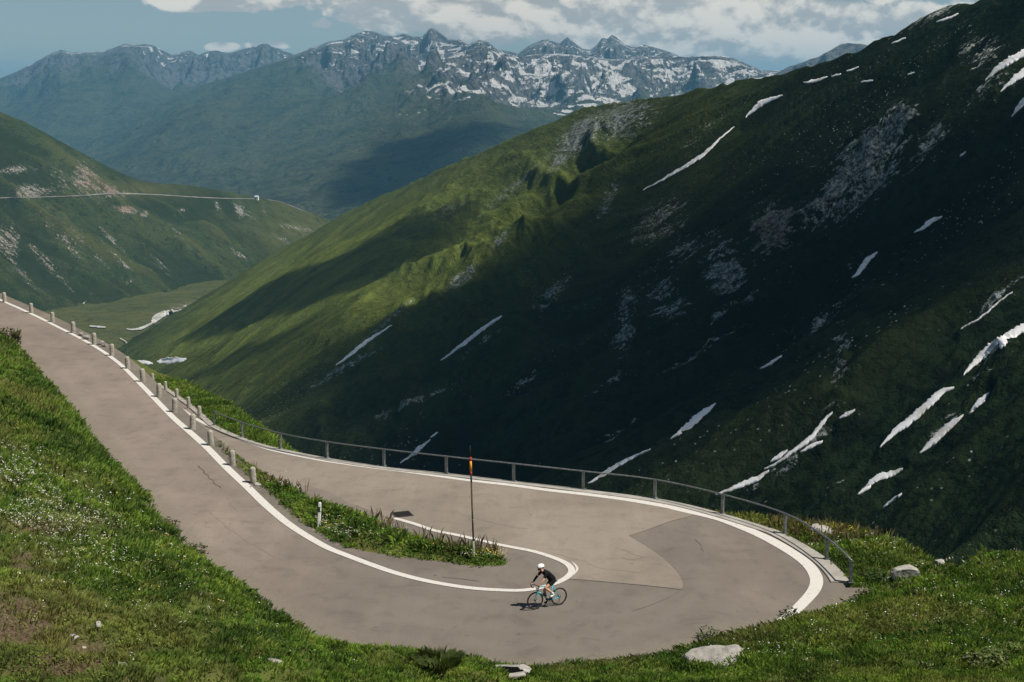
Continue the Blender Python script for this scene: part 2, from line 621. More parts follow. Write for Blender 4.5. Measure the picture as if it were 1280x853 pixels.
def ribbon(pts, w, off, zfun, side=1, step=.35):
    """flat strip from a plan polyline to its left (side=1) by width w."""
    P = resample(np.asarray(pts)[:, :2], step)
    d = np.gradient(P, axis=0); d /= np.linalg.norm(d, axis=1)[:, None]
    nrm = np.stack([-d[:, 1], d[:, 0]], -1) * side
    ww = np.broadcast_to(np.asarray(w(np.linspace(0, 1, len(P))) if callable(w) else w, float), (len(P),))
    rows = []
    for k in (0, 1 / 3, 2 / 3, 1):
        q = P + nrm * (ww * k)[:, None]
        rows.append(np.stack([q[:, 0], q[:, 1], zfun(q[:, 0], q[:, 1]) + off], -1))
    V = np.stack(rows, 1).reshape(-1, 3)
    return V, grid_faces(len(P), 4, flip=side > 0)


# ---- pale resurfaced stretch (the lower leg down to the seams in the bend)
seam_a = on_z([(868, 644), (840, 651), (812, 661), (786, 670)], z0f)
arc_b = on_z([(786, 670), (800, 678), (815, 687.5), (829, 697.5), (840, 708), (848, 717), (853, 727), (854, 733), (851, 737)], z0f)
seam_c = on_z([(851, 737), (820, 733.5), (780, 729.5), (745, 726.5), (712, 724)], z0f)
arc_b = resample(arc_b, .3)
_fl = [i for i in range(len(FAR_LINE)) if not (FAR_LINE_UV + [(9999, 0)] * 9)[max(0, i - 6)][0] > 862]
fl = FAR_LINE[:max(_fl) + 1][::-1]           # from the bend leftwards along the outer line
nl_lo = NEAR_LINE[4 + 28:]                  # inner line from apex leftwards
nl_lo = resample(nl_lo[:, :2], .5); fl = resample(fl[:, :2], .5)
poly = [tuple(p[:2]) for p in arc_b] + [tuple(p[:2]) for p in seam_c[1:]] + [tuple(p[:2]) for p in nl_lo]
poly += [tuple(p[:2]) for p in (_wall[_k][::-1] + np.array([.5, .3]))]
poly += [tuple(p[:2]) for p in fl[::-1]] + [tuple(p[:2]) for p in seam_a[:-1]]
PATCH = np.array(poly)
px = np.arange(-62, 16, .3); py = np.arange(40, 140, .3)


def clip_sheet(name, poly, off, mat, step=.3):
    """sheet over a plan polygon with a clean edge: triangulated outline plus inner points on the road height."""
    from mathutils.geometry import delaunay_2d_cdt
    lo, hi = poly.min(0), poly.max(0)
    X, Y = np.meshgrid(np.arange(lo[0], hi[0], step), np.arange(lo[1], hi[1], step))
    Q = np.stack([X.ravel(), Y.ravel()], -1)
    d, _, _ = seg_dist(Q, poly, True)
    Q = Q[inside(Q, poly) & (d > step * .5)]
    pts = [Vector(p) for p in poly] + [Vector(q) for q in Q]
    v, e, f, _, _, _ = delaunay_2d_cdt(pts, [], [list(range(len(poly)))], 1, 1e-5)
    V = np.array([(a.x, a.y) for a in v])
    z = zbase(V[:, 0], V[:, 1]) + off
    F3 = np.array([t for t in f if len(t) == 3])
    # keep upward
    a, b, c = V[F3[:, 0]], V[F3[:, 1]], V[F3[:, 2]]
    neg = ((b - a)[:, 0] * (c - a)[:, 1] - (b - a)[:, 1] * (c - a)[:, 0]) < 0
    F3[neg] = F3[neg][:, ::-1]
    return link(name, np_mesh(name, np.concatenate([V, z[:, None]], 1), F3), mat)


o = clip_sheet('road_resurfacing', PATCH, .008, M_ASPH2, .6); tag(o, kind='structure')

# ---- the grassy island between the legs
_isl = resample(np.concatenate([ISL[:, :2], ISL[:1, :2]]), .3)[:-1]
isl_o = clip_sheet('verge', _isl, 0.0, M_SOIL, .3)
_c = np.array([v.co[:] for v in isl_o.data.vertices]); _hh = terrain(_c[:, 0], _c[:, 1], True, True)[0]
_dd, _, _ = seg_dist(_c[:, :2], _isl, True)
_c[:, 2] = np.where(_dd < .02, zbase(_c[:, 0], _c[:, 1]) - .03, _hh)
isl_o.data.vertices.foreach_set('co', np.ascontiguousarray(_c, np.float32).ravel()); isl_o.data.update()
tag(isl_o, kind='structure')

# ---- tar seams and cracks
M_TAR = simple('tar', (.095, .085, .075), .8)
M_CRACK = simple('dark_crack', (.135, .118, .10), .9)


def crack(name, uv, w, mat, zf_=z0f, jit=.03, off=.012):
    P = resample(on_z(uv, zf_), .18)
    P[:, 0] += jit * noise2(P[:, 0] * 1.7, P[:, 1] * 1.7, 8) * 2; P[:, 1] += jit * noise2(P[:, 0] * 1.7, P[:, 1] * 1.7, 12) * 2
    ww = lambda s: w * (.55 + .9 * np.abs(noise2(s * len(P) * .4, s * 0 + 3.3, int(abs(uv[0][0])) % 50))) 
    V, f = ribbon(P, ww, off, zbase, 1, .18)
    o = link(name, np_mesh(name, V, f), mat); tag(o, kind='structure')
    return o


crack('road_seam', [(868, 644), (840, 651), (812, 661), (786, 670)], .03, M_CRACK, jit=.005)
crack('road_seam', [(786, 670), (800, 678), (815, 687.5), (829, 697.5), (840, 708), (848, 717), (853, 727), (854, 733), (851, 737)], .04, M_CRACK, jit=.005)
crack('road_seam', [(851, 737), (820, 733.5), (780, 729.5), (745, 726.5), (712, 724)], .045, M_TAR, jit=.01)
crack('road_seam', [(848, 739), (832, 749), (812, 757), (790, 764)], .03, M_CRACK, jit=.03)
crack('road_crack', [(249, 583), (256, 592), (263, 600), (270, 608), (275, 611)], .045, M_TAR, zn, .06)
crack('road_crack', [(255, 635), (275, 652), (300, 672), (330, 689), (352, 701)], .009, M_CRACK, zn, .08)
crack('road_crack', [(286, 625), (300, 645), (322, 660)], .008, M_CRACK, zn, .08)
crack('road_crack', [(575, 644), (600, 650), (630, 657), (660, 662)], .03, M_CRACK, zf, .06)
crack('road_crack', [(768, 685), (785, 691), (800, 697)], .03, M_CRACK, z0f, .08)
crack('road_crack', [(775, 697), (790, 701), (806, 697)], .03, M_CRACK, z0f, .08)
crack('road_crack', [(690, 692), (720, 700), (760, 712), (800, 716)], .018, M_CRACK, z0f, .05)
crack('road_crack', [(870, 674), (876, 684), (879, 689)], .035, M_CRACK, z0f, .05)
crack('road_crack', [(552, 722), (570, 724), (598, 727)], .14, M_CRACK, z0f, .02)

# ---- painted lines
t = NT('worn_white_paint')
p = t.geo()
wn = t.noise(p, 9, 5, .65); wn2 = t.noise(p, 60, 3, .7)
pc = t.mix(t.ramp(wn2, .3, .7), (.50, .48, .44), (.58, .56, .515))
pc = t.mix(t.ramp(wn, .56, .68, 0, .85), pc, (.30, .275, .24))
M_PAINT = t.pbr(pc, .75, t.bump(wn2, .2, .01))
V, f = ribbon(NEAR_LINE[:-2], lambda s: np.interp(s, [0, .55, .68, .78, .84, .92, 1], [.24, .25, .33, .36, .30, .24, .22]), .016, zbase, -1, .25)
o = link('road_marking', np_mesh('road_marking', V, f), M_PAINT); tag(o, kind='structure')
V, f = ribbon(FAR_LINE, lambda s: np.interp(s, [0, .55, .78, .87, .93, 1], [.24, .25, .27, .42, .50, .36]), .016, zbase, -1, .25)
o = link('road_marking', np_mesh('road_marking', V, f), M_PAINT); tag(o, kind='structure')
ghost = on_z([(714.5, 702), (719, 708), (720, 713), (717, 719)], z0f)
V, f = ribbon(resample(ghost, .1), lambda s: .07 * np.sin(np.clip(s, .02, .98) * math.pi) + .01, .014, zbase, 1, .1)
o = link('road_marking', np_mesh('road_marking', V, f), M_PAINT); tag(o, kind='structure')

# ---- dark gutter outside the upper line
M_GUT = asphalt('gutter_concrete', (.155, .14, .12))
gl = NEAR_LINE[4 + 5:4 + 21]
V, f = ribbon(gl, lambda s: np.interp(s, [0, .3, .7, 1], [.55, .75, .55, .08]), .010, zn, 1, .3)
o = link('gutter', np_mesh('gutter', V, f), M_GUT); tag(o, kind='structure')

# ---- kerb with its retaining face
t = NT('pale_concrete')
p = t.geo(); n1 = t.noise(p, 1.2, 5, .6); n2 = t.noise(p, 25, 4, .7)
kc = t.mix(t.ramp(n1, .3, .7), (.26, .245, .215), (.37, .35, .31)); kc = t.mix(t.ramp(n2, .5, .75, 0, .5), kc, (.16, .15, .135))
M_CONC = t.pbr(kc, .9, t.bump(n2, .4, .01))
K = resample(KERB_OUT[:, :2], .4)
d = np.gradient(K, axis=0); d /= np.linalg.norm(d, axis=1)[:, None]
nr = np.stack([-d[:, 1], d[:, 0]], -1)            # outward (away from the road)
kz = zf(K[:, 0], K[:, 1])
kw = np.interp(np.linspace(0, 1, len(K)), [0, .5, .85, .95, 1], [.40, .36, .36, .50, .62])
prof = [(-1, -.08), (-1, KH - .015), (-.965, KH), (0, KH), (.02, KH - .02), (.06, -3.2)]
rows = []
for a, zz in prof:
    off = np.where(a < 0, a * kw, a)
    q = K + nr * off[:, None]
    rows.append(np.stack([q[:, 0], q[:, 1], kz + zz], -1))
KV = np.stack(rows, 1)
kf = grid_faces(len(K), len(prof))
kerb_me = np_mesh('kerb', KV.reshape(-1, 3), kf, False)
bm = bmesh.new(); bm.from_mesh(kerb_me)
bm.verts.ensure_lookup_table()
L = (len(K) - 1) * len(prof)
bm.faces.new([bm.verts[L + i] for i in range(len(prof))]); bm.faces.new([bm.verts[i] for i in range(len(prof))][::-1])
bmesh.ops.recalc_face_normals(bm, faces=bm.faces[:]); bm.to_mesh(kerb_me); bm.free()
o = link('kerb', kerb_me, M_CONC); tag(o, kind='structure')
# ================================================================== MOUNTAINS
# old snow: (u, v, width) down the middle of each patch, and its label
SNOW = [
 ([(1300, 398, 12), (1283, 407, 12), (1260, 422, 14), (1243, 433, 14), (1225, 447, 12), (1211, 461, 7), (1204, 470, 2)], 'broad snow strip running off the right edge above the twin gullies'),
 ([(1192, 485, 4), (1176, 491, 10), (1155, 510, 10), (1137, 526, 10), (1116, 542, 8), (1100, 560, 2)], 'long snow strip below the broad one at the right edge'),
 ([(1236, 492, 3), (1225, 503, 9), (1211, 518, 3)], 'short snow strip at the top of the right-hand twin gully'),
 ([(1204, 520, 2), (1192, 528, 9), (1176, 542, 10), (1162, 556, 9), (1149, 567, 2)], 'snow strip in the right-hand twin gully, just under the short one'),
 ([(1128, 587, 3), (1112.5, 593, 9), (1095, 600, 10), (1084, 609, 8), (1072, 619, 2)], 'wedge of snow above the grassy spur, end of the long strip\'s line'),
 ([(1127, 618, 2.5), (1116, 625, 3.5), (1104, 635, 2)], 'thin sliver of snow lowest on the dark slope, above the spur'),
 ([(1068.5, 513, 3), (1058, 518, 5), (1048.5, 524, 2)], 'small detached snow fleck right of the branching snow gully'),
 ([(1040, 516, 3), (1032, 524, 6), (1021, 538, 6), (1014, 547, 6), (1000, 558, 5), (985, 569, 4), (970, 580, 3), (955, 587, 2)], 'winding snow ribbon filling the branching gully above the handrail'),
 ([(1028, 552, 3), (1014, 558, 5), (1000, 566, 2)], 'side branch of snow right of the winding ribbon'),
 ([(984, 564, 3), (973, 571, 6), (963, 578, 2)], 'side branch of snow left of the winding ribbon'),
 ([(961, 589, 3), (947, 598, 7), (930, 605, 7), (914, 612, 5), (894, 619, 2)], 'lower snow tongue of the branching gully, touching the handrail'),
 ([(894.5, 505, 3), (882.6, 514, 8), (866, 528, 10), (852, 539, 7), (838, 549, 1)], 'spindle-shaped snow patch in mid slope above the handrail'),
 ([(813, 562, 2), (793, 571, 4), (773, 581, 5), (756, 592, 6), (735, 605, 2)], 'narrow snow strip crossing behind the handrail right of the pole'),
 ([(977, 445, 2), (964, 454, 4), (950, 462, 1.2)], 'tiny snow sliver up the gully from the spindle-shaped patch'),
 ([(627, 395, 4), (620, 400, 5), (600, 414, 5), (575, 433, 4.5), (551, 451, 2)], 'straight thin snow line in the middle of the dark slope'),
 ([(490, 407, 2), (475, 416, 3), (456, 429, 4.5), (437.5, 444, 4.5), (420, 457, 2)], 'curved thin snow line where sunlight meets shade'),
 ([(547, 540.6, 2), (538, 547, 2)], 'small snow dash above the snow strip left of the pole'),
 ([(538, 550, 2.5), (522, 563, 6), (515, 569, 4), (500, 579, 1.5)], 'snow strip crossing behind the handrail left of the pole'),
 ([(1310, 50, 10), (1280, 66, 10), (1263, 76, 10), (1245, 87, 9), (1231.5, 101.5, 2)], 'uppermost big snow field at the right edge'),
 ([(1310, 74, 10), (1280, 91, 10), (1267, 100, 8), (1250, 115, 2)], 'second big snow field down the right edge'),
 ([(1300, 110, 10), (1280, 127, 9), (1271, 138, 7), (1264, 146, 2)], 'third big snow field down the right edge'),
 ([(1198, 18, 2), (1185, 23, 3), (1170, 28, 1.2)], 'snow streak close under the summit at top right'),
 ([(1132, 48, 2), (1114, 55, 2)], 'snow streak below the rocky crest left of the summit'),
 ([(1034, 96, 2), (1018, 101.5, 4), (1004, 104, 1.5)], 'leftmost and largest snow streak just under the skyline'),
 ([(1051, 93, 2), (1039, 96.5, 2)], 'middle snow streak just under the skyline'),
 ([(1073, 84, 2), (1058, 90, 2)], 'right snow streak just under the skyline'),
 ([(1091, 101, 2), (1076, 103, 2)], 'flat snow dash below the skyline streaks'),
 ([(1143, 91, 1.5), (1134, 94, 1.2)], 'tiny snow dash right of the flat one below the skyline'),
 ([(1177, 271, 3), (1165, 276, 7), (1154, 285, 5), (1142.5, 291.6, 1.2)], 'lone snow patch below the grey scree bowl'),
 ([(1096.6, 316, 3.5), (1084.6, 325, 7), (1073.5, 340, 7), (1065, 348, 1.2)], 'second lone snow patch, downhill left of the first'),
 ([(1207, 190.5, 2), (1200, 196, 2)], 'tiny snow fleck at the right side of the scree bowl'),
 ([(978, 120, 2.5), (956, 127, 7), (940, 139, 6), (932, 148, 1.5)], 'leaf-shaped snow patch at the head of the long thin snow line'),
 ([(917.5, 159, 2), (897, 176, 3), (882, 191, 4.5), (858, 207, 4.5), (831, 223, 3), (803.5, 238, 1.2)], 'long thin snow line down the upper slope below the leaf-shaped patch'),
 ([(1265, 366, 1.4), (1247, 379, 1.6), (1225, 398, 1.6), (1200, 412, 1.2)], 'hair-thin snow thread near the right edge above the broad strip'),
]
SNOW_LOW = [
 ([(233, 449, 3), (224, 450.5, 6), (212, 452.5, 9), (204, 453, 8), (196, 452, 3)], 'bright sunlit snow patch in the valley bottom beside the lower bollards'),
 ([(191, 455, 2), (183, 454, 4), (171, 452, 3)], 'smaller sunlit snow patch left of the bright one in the valley bottom'),
]
S = 1.6      # size of the valley


def plane_fit(pts):
    """1/Y as a plane over the picture (any inclined plane in space is one): three points (u, v, Y)."""
    A = np.array([[1, u, v] for u, v, _ in pts], float); b = np.array([1.0 / Y for _, _, Y in pts])
    return np.linalg.solve(A, b)


PL_L = plane_fit([(165, 425, 1610), (430, 265, 2200), (700, 152, 1960)])
_Ka = 280000.0


def right_Y(u, v):
    a = (0.73 * (u - 640) + (v - 120) + 135) / _Ka
    l = PL_L[0] + PL_L[1] * u + PL_L[2] * v
    a = np.maximum(a, 1e-5); l = np.maximum(l, 1e-5)
    return S / ((a ** 9 + l ** 9) ** (1 / 9))


PL_H = plane_fit([(0, 400, 1786), (0, 140, 2250), (390, 265, 2560)])


def hill_Y(u, v):
    return S / np.maximum(PL_H[0] + PL_H[1] * u + PL_H[2] * v, 1e-5)


SKY_R = [(110, 456), (150, 434), (165, 424), (200, 402), (230, 384), (265, 364), (300, 343), (330, 323), (360, 306), (395, 288), (430, 267), (470, 247), (520, 226), (560, 206), (600, 191),
         (640, 172), (670, 160), (690, 151), (720, 138), (750, 131), (790, 126), (850, 118), (900, 106), (940, 97), (980, 91), (1010, 83), (1040, 72), (1075, 60), (1095, 50), (1120, 42), (1140, 29),
         (1160, 19), (1180, 9), (1215, 2), (1240, -8), (1300, -28), (1420, -70), (1560, -110)]
SKY_H = [(-320, 20), (-200, 62), (-100, 100), (0, 140), (30, 152), (60, 168), (100, 190), (130, 206), (150, 216), (175, 225), (190, 229), (215, 229), (240, 232), (275, 238), (300, 243), (322, 247), (345, 251), (365, 258), (385, 265),
         (405, 272), (430, 285), (470, 310), (520, 345)]


def interp_px(pts, u):
    a = np.array(pts, float)
    return np.interp(u, a[:, 0], a[:, 1])


def fall_axis(Yf, u, v, du, dv):
    """direction of the fall line seen at a picture point and the level direction across it, in the slope's plane."""
    q = [at(np.array([x]), np.array([y]), Yf(np.array([float(x)]), np.array([float(y)])))[0] for x, y in ((u, v), (u + du, v + dv), (u + dv, v - du))]
    D = q[1] - q[0]; D /= np.linalg.norm(D)
    n = np.cross(D, q[2] - q[0]); n /= np.linalg.norm(n)
    return D, np.cross(n, D)


def fall_noise(ac, al, x, y, amp=1.0, hf=1.0):
    """ribs and gullies that run down the fall line."""
    wa = ac + 55 * noise2(al / 330, ac / 400, 3) + 34 * noise2(ac / 170, al / 200, 6) + 11 * noise2(al / 50, ac / 60, 16)
    r = ridged(wa / 230, al / 1100, 3, 2, .5) - .75
    m = ridged(wa / 70, al / 420, 4, 31, .55) - .75
    b = fbm(x / 300, y / 300, 3, 14)
    c = fbm(x / 34, y / 34, 4, 44)
    d = ridged(wa / 24, al / 150, 3, 91) - .7
    return amp * (15 * r + 14 * b + hf * (5.5 * m + 2.2 * c + 1.3 * d))


def crag_mask(u, v):
    spots = [c if c[3] > 6 else c[:5] + (min(1.0, c[5] * 1.7),) for c in CRAGS]
    m = np.zeros_like(u)
    for c in spots:
        m = np.maximum(m, c[5] * blob(u, v, *c[:5]))
    return m


CRAGS = [  # picture position, radii, angle, amount
    (725, 170, 42, 16, -.75, 1.0), (700, 200, 22, 8, -.8, .7), (775, 150, 45, 22, -.3, .75), (880, 170, 60, 10, -.7, .25),
    (1080, 215, 62, 34, -.75, 1.0), (1120, 165, 40, 22, -.9, .8), (1035, 258, 40, 18, -.5, .95), (1160, 180, 40, 20, -.8, .5),
    (965, 285, 32, 26, -.9, .9), (905, 330, 36, 26, .9, .8), (820, 280, 40, 22, -.6, .7), (855, 310, 28, 20, -.4, .6),
    (782, 405, 14, 42, .25, .95), (832, 372, 30, 26, .7, .6), (690, 366, 32, 8, -.75, .8), (578, 347, 22, 6, -.7, .9), (625, 300, 18, 8, -.7, .6),
    (760, 250, 12, 30, .4, .5), (640, 235, 60, 7, -.7, .45), (560, 262, 40, 10, -.5, .35),
    (1050, 440, 14, 60, .15, .5), (1010, 410, 60, 9, -.7, .5), (1230, 470, 70, 12, -.85, .6), (1190, 520, 60, 10, -.9, .55), (1000, 560, 70, 7, -.65, .6),
    (1040, 610, 60, 8, -.8, .35), (1100, 30, 30, 9, -.5, .9), (1170, 14, 40, 9, -.5, 1.0), (1225, 60, 30, 24, 0, .5), (1240, 110, 40, 12, -.7, .5), (1180, 130, 40, 10, -.8, .4),
    (520, 500, 50, 4, -.4, .75), (650, 480, 30, 5, -.6, .3), (760, 540, 60, 4, -.6, .35), (880, 430, 50, 4, -.5, .4), (920, 385, 40, 5, -.55, .45), (430, 460, 50, 4, -.5, .5), (480, 405, 50, 4, -.7, .4),
    (930, 470, 40, 4, -.65, .4), (1060, 330, 26, 8, -.9, .4), (1240, 370, 40, 6, -.8, .4), (770, 475, 60, 4, -.5, .25), (600, 430, 40, 4, -.6, .3)]


D_A, E_A = fall_axis(lambda u, v: S * _Ka / (0.73 * (u - 640) + (v - 120) + 135), 950, 350, -1, .73)
D_L, E_L = fall_axis(lambda u, v: S / (PL_L[0] + PL_L[1] * u + PL_L[2] * v), 480, 330, -1, .74)
_p = at(640, 330, right_Y(np.array(640.), np.array(330.)))
SPURS = [([(1300, 200), (1150, 285), (1000, 372), (880, 428), (760, 482), (640, 532)], 15.0, 60), ([(880, 142), (800, 190), (740, 240), (690, 280), (600, 335), (520, 388), (430, 420)], 4.5, 60),
         ([(560, 248), (480, 288), (400, 332), (330, 372), (260, 405)], 9.0, 34), ([(1300, 330), (1180, 385), (1050, 470), (960, 540), (860, 600)], 9.0, 45), ([(1000, 190), (900, 255), (800, 330), (700, 400), (600, 470)], 7.0, 45),
         ([(1290, 520), (1180, 590), (1080, 660)], 7.0, 40), ([(1210, 60), (1120, 130), (1060, 190)], 9.0, 40), ([(640, 188), (600, 215), (540, 255)], 6.0, 24)]


def spur_height(u, v, sc):
    h = np.zeros_like(u)
    P = np.stack([u + 9 * noise2(u / 80, v / 80, 71) + 2.5 * noise2(u / 26, v / 26, 73), v + 7 * noise2(u / 70, v / 70, 72) + 2 * noise2(u / 24, v / 24, 74)], -1)
    for pts, A, wd in SPURS:
        L = np.array(pts, float); par = np.linspace(0, 1, len(L))[:, None]
        d, s, t_ = seg_dist(P, L, False, par)
        d = d * -s                       # below the crest line is positive (lines run from right to left)
        e = np.sin(np.clip(t_[:, 0] * .94 + .03, 0, 1) * math.pi) ** .5
        prof = np.where(d > 0, np.exp(-d / wd), 1 - 1.7 * sstep(0, 26, -d))
        prof = np.where(d < -26, -.7 * np.exp((d + 26) / wd), prof)
        h = h + A * e * prof * sc
    return h


def snow_mask(u, v):
    m = np.zeros_like(u)
    P = np.stack([u, v], -1)
    for pts, _ in SNOW + SNOW_LOW:
        L = np.array(pts, float)
        lo, hi = L[:, :2].min(0) - 24, L[:, :2].max(0) + 24
        k = np.nonzero((u > lo[0]) & (u < hi[0]) & (v > lo[1]) & (v < hi[1]))[0]
        if not len(k): continue
        d, _, w = seg_dist(P[k], L[:, :2], False, L[:, 2:3])
        m[k] = np.maximum(m[k], 1 - sstep(0, 9, d - w[:, 0] * .5))
    return m


def right_surface(u, v, taper=None):
    P = at(u, v, right_Y(u, v))
    sk = interp_px(SKY_R, u)
    tp = sstep(0, 46, v - sk)
    w = sstep(150, -250, P @ E_A * 0 + (u - 640) + .5 * (v - 330))
    al = (P @ D_A) * (1 - w) + (P @ D_L) * w; ac = (P @ E_A) * (1 - w) + (P @ E_L) * w
    x, y = P[:, 0], P[:, 1]
    sc = P[:, 1] / 1300.0
    lim = .8 * (v - sk) * P[:, 1] / F
    base = (fall_noise(ac, al, x, y, 1.0, 0.0) * (1 - .45 * w) + spur_height(u, v, sc)) * (.08 + .92 * tp)
    Q = P.copy(); Q[:, 2] += np.minimum(base, lim)
    qu, qv = project(Q)
    cr = crag_mask(qu, qv); sm = snow_mask(qu, qv)
    hf = (fall_noise(ac, al, x, y, 1.0, 1.0) - fall_noise(ac, al, x, y, 1.0, 0.0)) * (1 - .7 * sstep(330, -120, (u - 640) + .5 * (v - 330)))
    rough = (1 - .75 * sstep(330, -120, (u - 640) + .5 * (v - 330))) * ((ridged(x / 42, y / 42, 4, 61) - .8) * 9 + (ridged(ac / 15, al / 46, 3, 71) - .7) * 5)
    h = base + (hf * (.1 + .9 * tp) + cr * rough * (.25 + .75 * tp)) * (1 - .92 * sm)
    h = np.minimum(h, lim)
    h = h + 2.5 * (1 - tp) * fbm(x / 40, y / 40, 3, 77)
    P[:, 2] += h
    right_surface.coord = (ac, al, np.clip(.5 + (base / np.maximum(.08 + .92 * tp, .1)) / 34.0 + .04 * hf, 0, 1))
    return P, cr


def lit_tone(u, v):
    return np.clip(blob(u, v, 560, 290, 300, 120, -.55) + blob(u, v, 300, 400, 190, 60, -.6), 0, 1)  # brighter green where the sun falls, sunlight put into the colour


def sheet_px(u0, u1, du, sky, vbot, nv, surf, back=(1.08, 1.25, 1.6), drop=(60, 220, 700), pw=1.0, jag=0.0, jseed=0):
    us = np.arange(u0, u1 + .01, du)
    top = interp_px(sky, us)
    if jag:
        top = top + jag * (fbm(us / 22, us * 0 + jseed, 4, jseed))
    bot = vbot(us) if callable(vbot) else np.full(len(us), float(vbot))
    bot = np.maximum(bot, top + 4)
    s = np.linspace(0, 1, nv) ** pw
    U = np.broadcast_to(us, (nv, len(us))); V = top + (bot - top) * s[:, None]
    u, v = U.ravel().copy(), V.ravel().copy()
    P, extra = surf(u, v)
    P = P.reshape(nv, len(us), 3)
    # the far side of the ridge, falling away from the viewer
    rows = []
    crest = P[0]
    for k, dz in zip(back, drop):
        q = crest.copy(); q[:, 0] *= k; q[:, 1] *= k; q[:, 2] -= dz
        rows.append(q)
    B = np.stack(rows[::-1], 0)
    allP = np.concatenate([B, P], 0)
    nb = len(rows)
    ex = extra.reshape(nv, len(us)); ex = np.concatenate([np.repeat(ex[:1], nb, 0), ex], 0)
    uu = np.concatenate([np.repeat(U[:1], nb, 0), U], 0).ravel(); vv = np.concatenate([np.repeat(V[:1], nb, 0), V], 0).ravel()
    sheet_px.info = (us, top, bot, nv)
    return allP.reshape(-1, 3), grid_faces(nv + nb, len(us), True), ex.ravel(), uu, vv


V_, f_, cr_, u_, v_ = sheet_px(90, 1560, 2.0, SKY_R, lambda u: np.interp(u, [90, 165, 240, 400, 700, 1100, 1560], [540, 560, 640, 730, 810, 880, 960]), 350, right_surface, jag=1.2, jseed=3)
u_, v_ = project(V_)
brown = np.clip(blob(u_, v_, 965, 290, 45, 35) + blob(u_, v_, 820, 285, 50, 30), 0, 1)
f_right = f_
RIGHT_INFO = (V_.copy(),) + sheet_px.info
_pad = len(V_) - len(right_surface.coord[0]); _ac, _al, _cr = [np.concatenate([np.repeat(0.0, _pad), q]) for q in right_surface.coord]
mt_me = np_mesh('mountain', V_, f_, True, {'crest': _cr, 'across': _ac, 'along': _al, 'rock': cr_, 'lush': lit_tone(u_, v_), 'warm': brown})  # lit_tone paints the sunlit strip into the grass colour


def slope_material(name, grass_a, grass_b, lush, rock_a, rock_b, rock_amt=0.0, speck=.5, warm=(.17, .165, .13)):
    t = NT(name)
    p = t.geo()
    cx = t.n('ShaderNodeCombineXYZ'); t.set(cx, 0, t.attr('across')); t.set(cx, 1, t.math('MULTIPLY', t.attr('along'), .16))
    fl = cx.outputs[0]                                   # fall-line coordinates: six times longer down than across
    n_st = t.noise(fl, .018, 6, .62, .5); n_st2 = t.noise(fl, .06, 6, .68, .5); n_st3 = t.noise(fl, .22, 4, .7, .4)
    n_a = t.noise(p, .010, 6, .6); n_b = t.noise(p, .05, 6, .68); n_c = t.noise(p, .20, 4, .72); n_d = t.noise(p, .45, 2, .75)
    g = t.mix(t.ramp(n_a, .36, .62), grass_a, grass_b)
    g = t.mix(t.math('MULTIPLY', t.ramp(n_b, .50, .62), .7), g, tuple(x * .42 for x in grass_a))
    g = t.mix(t.math('MULTIPLY', t.ramp(n_st2, .52, .68), .6), g, (grass_b[0] * 1.25, grass_b[1] * 1.2, grass_b[2] * 1.1))
    g = t.mix(t.ramp(n_c, .42, .66, 0, .65), g, tuple(x * .3 for x in grass_a))
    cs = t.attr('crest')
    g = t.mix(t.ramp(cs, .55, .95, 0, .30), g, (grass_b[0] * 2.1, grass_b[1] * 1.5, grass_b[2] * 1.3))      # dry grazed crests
    g = t.mix(t.ramp(cs, .50, .18, 0, .75), g, tuple(x * .45 for x in grass_a))                         # darker green in the gullies
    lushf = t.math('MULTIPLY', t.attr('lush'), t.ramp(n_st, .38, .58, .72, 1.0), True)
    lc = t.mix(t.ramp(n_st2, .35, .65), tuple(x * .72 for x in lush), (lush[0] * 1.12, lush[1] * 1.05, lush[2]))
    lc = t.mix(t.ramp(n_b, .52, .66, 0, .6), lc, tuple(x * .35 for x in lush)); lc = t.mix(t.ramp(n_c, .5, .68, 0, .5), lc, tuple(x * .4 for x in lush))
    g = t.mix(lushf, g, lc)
    rk = t.mix(t.ramp(n_c, .35, .65), rock_a, rock_b)
    rk = t.mix(t.attr('warm'), rk, warm)
    rk = t.mix(t.ramp(n_d, .38, .58, .85, 0), rk, tuple(x * .15 for x in rock_a))
    # rock and scree break through in fine streaks and blocks
    hi = t.math('ADD', t.math('MULTIPLY', n_st3, .55), t.math('MULTIPLY', n_c, .45))
    den = t.math('MULTIPLY', t.attr('rock'), t.ramp(t.math('ADD', t.math('MULTIPLY', n_st2, .6), t.math('MULTIPLY', n_b, .4)), .38, .58, .12, 1.0))
    rf = t.ramp(t.math('ADD', hi, t.math('MULTIPLY', den, .42)), .62, .71)
    amb = t.ramp(t.math('ADD', t.math('MULTIPLY', n_st2, .5), t.math('MULTIPLY', n_st3, .5)), .66 - rock_amt, .74 - rock_amt, 0, .75)
    c = t.mix(t.math('MAXIMUM', rf, amb), g, rk)
    vor = t.n('ShaderNodeTexVoronoi', feature='F1'); t.set(vor, 'Vector', p); t.set(vor, 'Scale', .30); t.set(vor, 'Randomness', 1.0)
    zone = t.math('ADD', t.ramp(n_st, .52, .66, 0, speck), t.math('MULTIPLY', t.attr('rock'), .9), True)
    spk = t.math('MULTIPLY', t.ramp(vor.outputs['Distance'], .10, .17, 1, 0), zone)
    c = t.mix(spk, c, tuple(min(1, x * 1.35) for x in rock_b))
    hb = t.math('ADD', t.math('MULTIPLY', n_b, .9), t.math('ADD', t.math('MULTIPLY', n_c, .45), t.math('MULTIPLY', n_st2, 1.0)))
    nm = t.bump(hb, .9, 4.5)
    return t.pbr(c, 1.0, nm, spec=0.0)


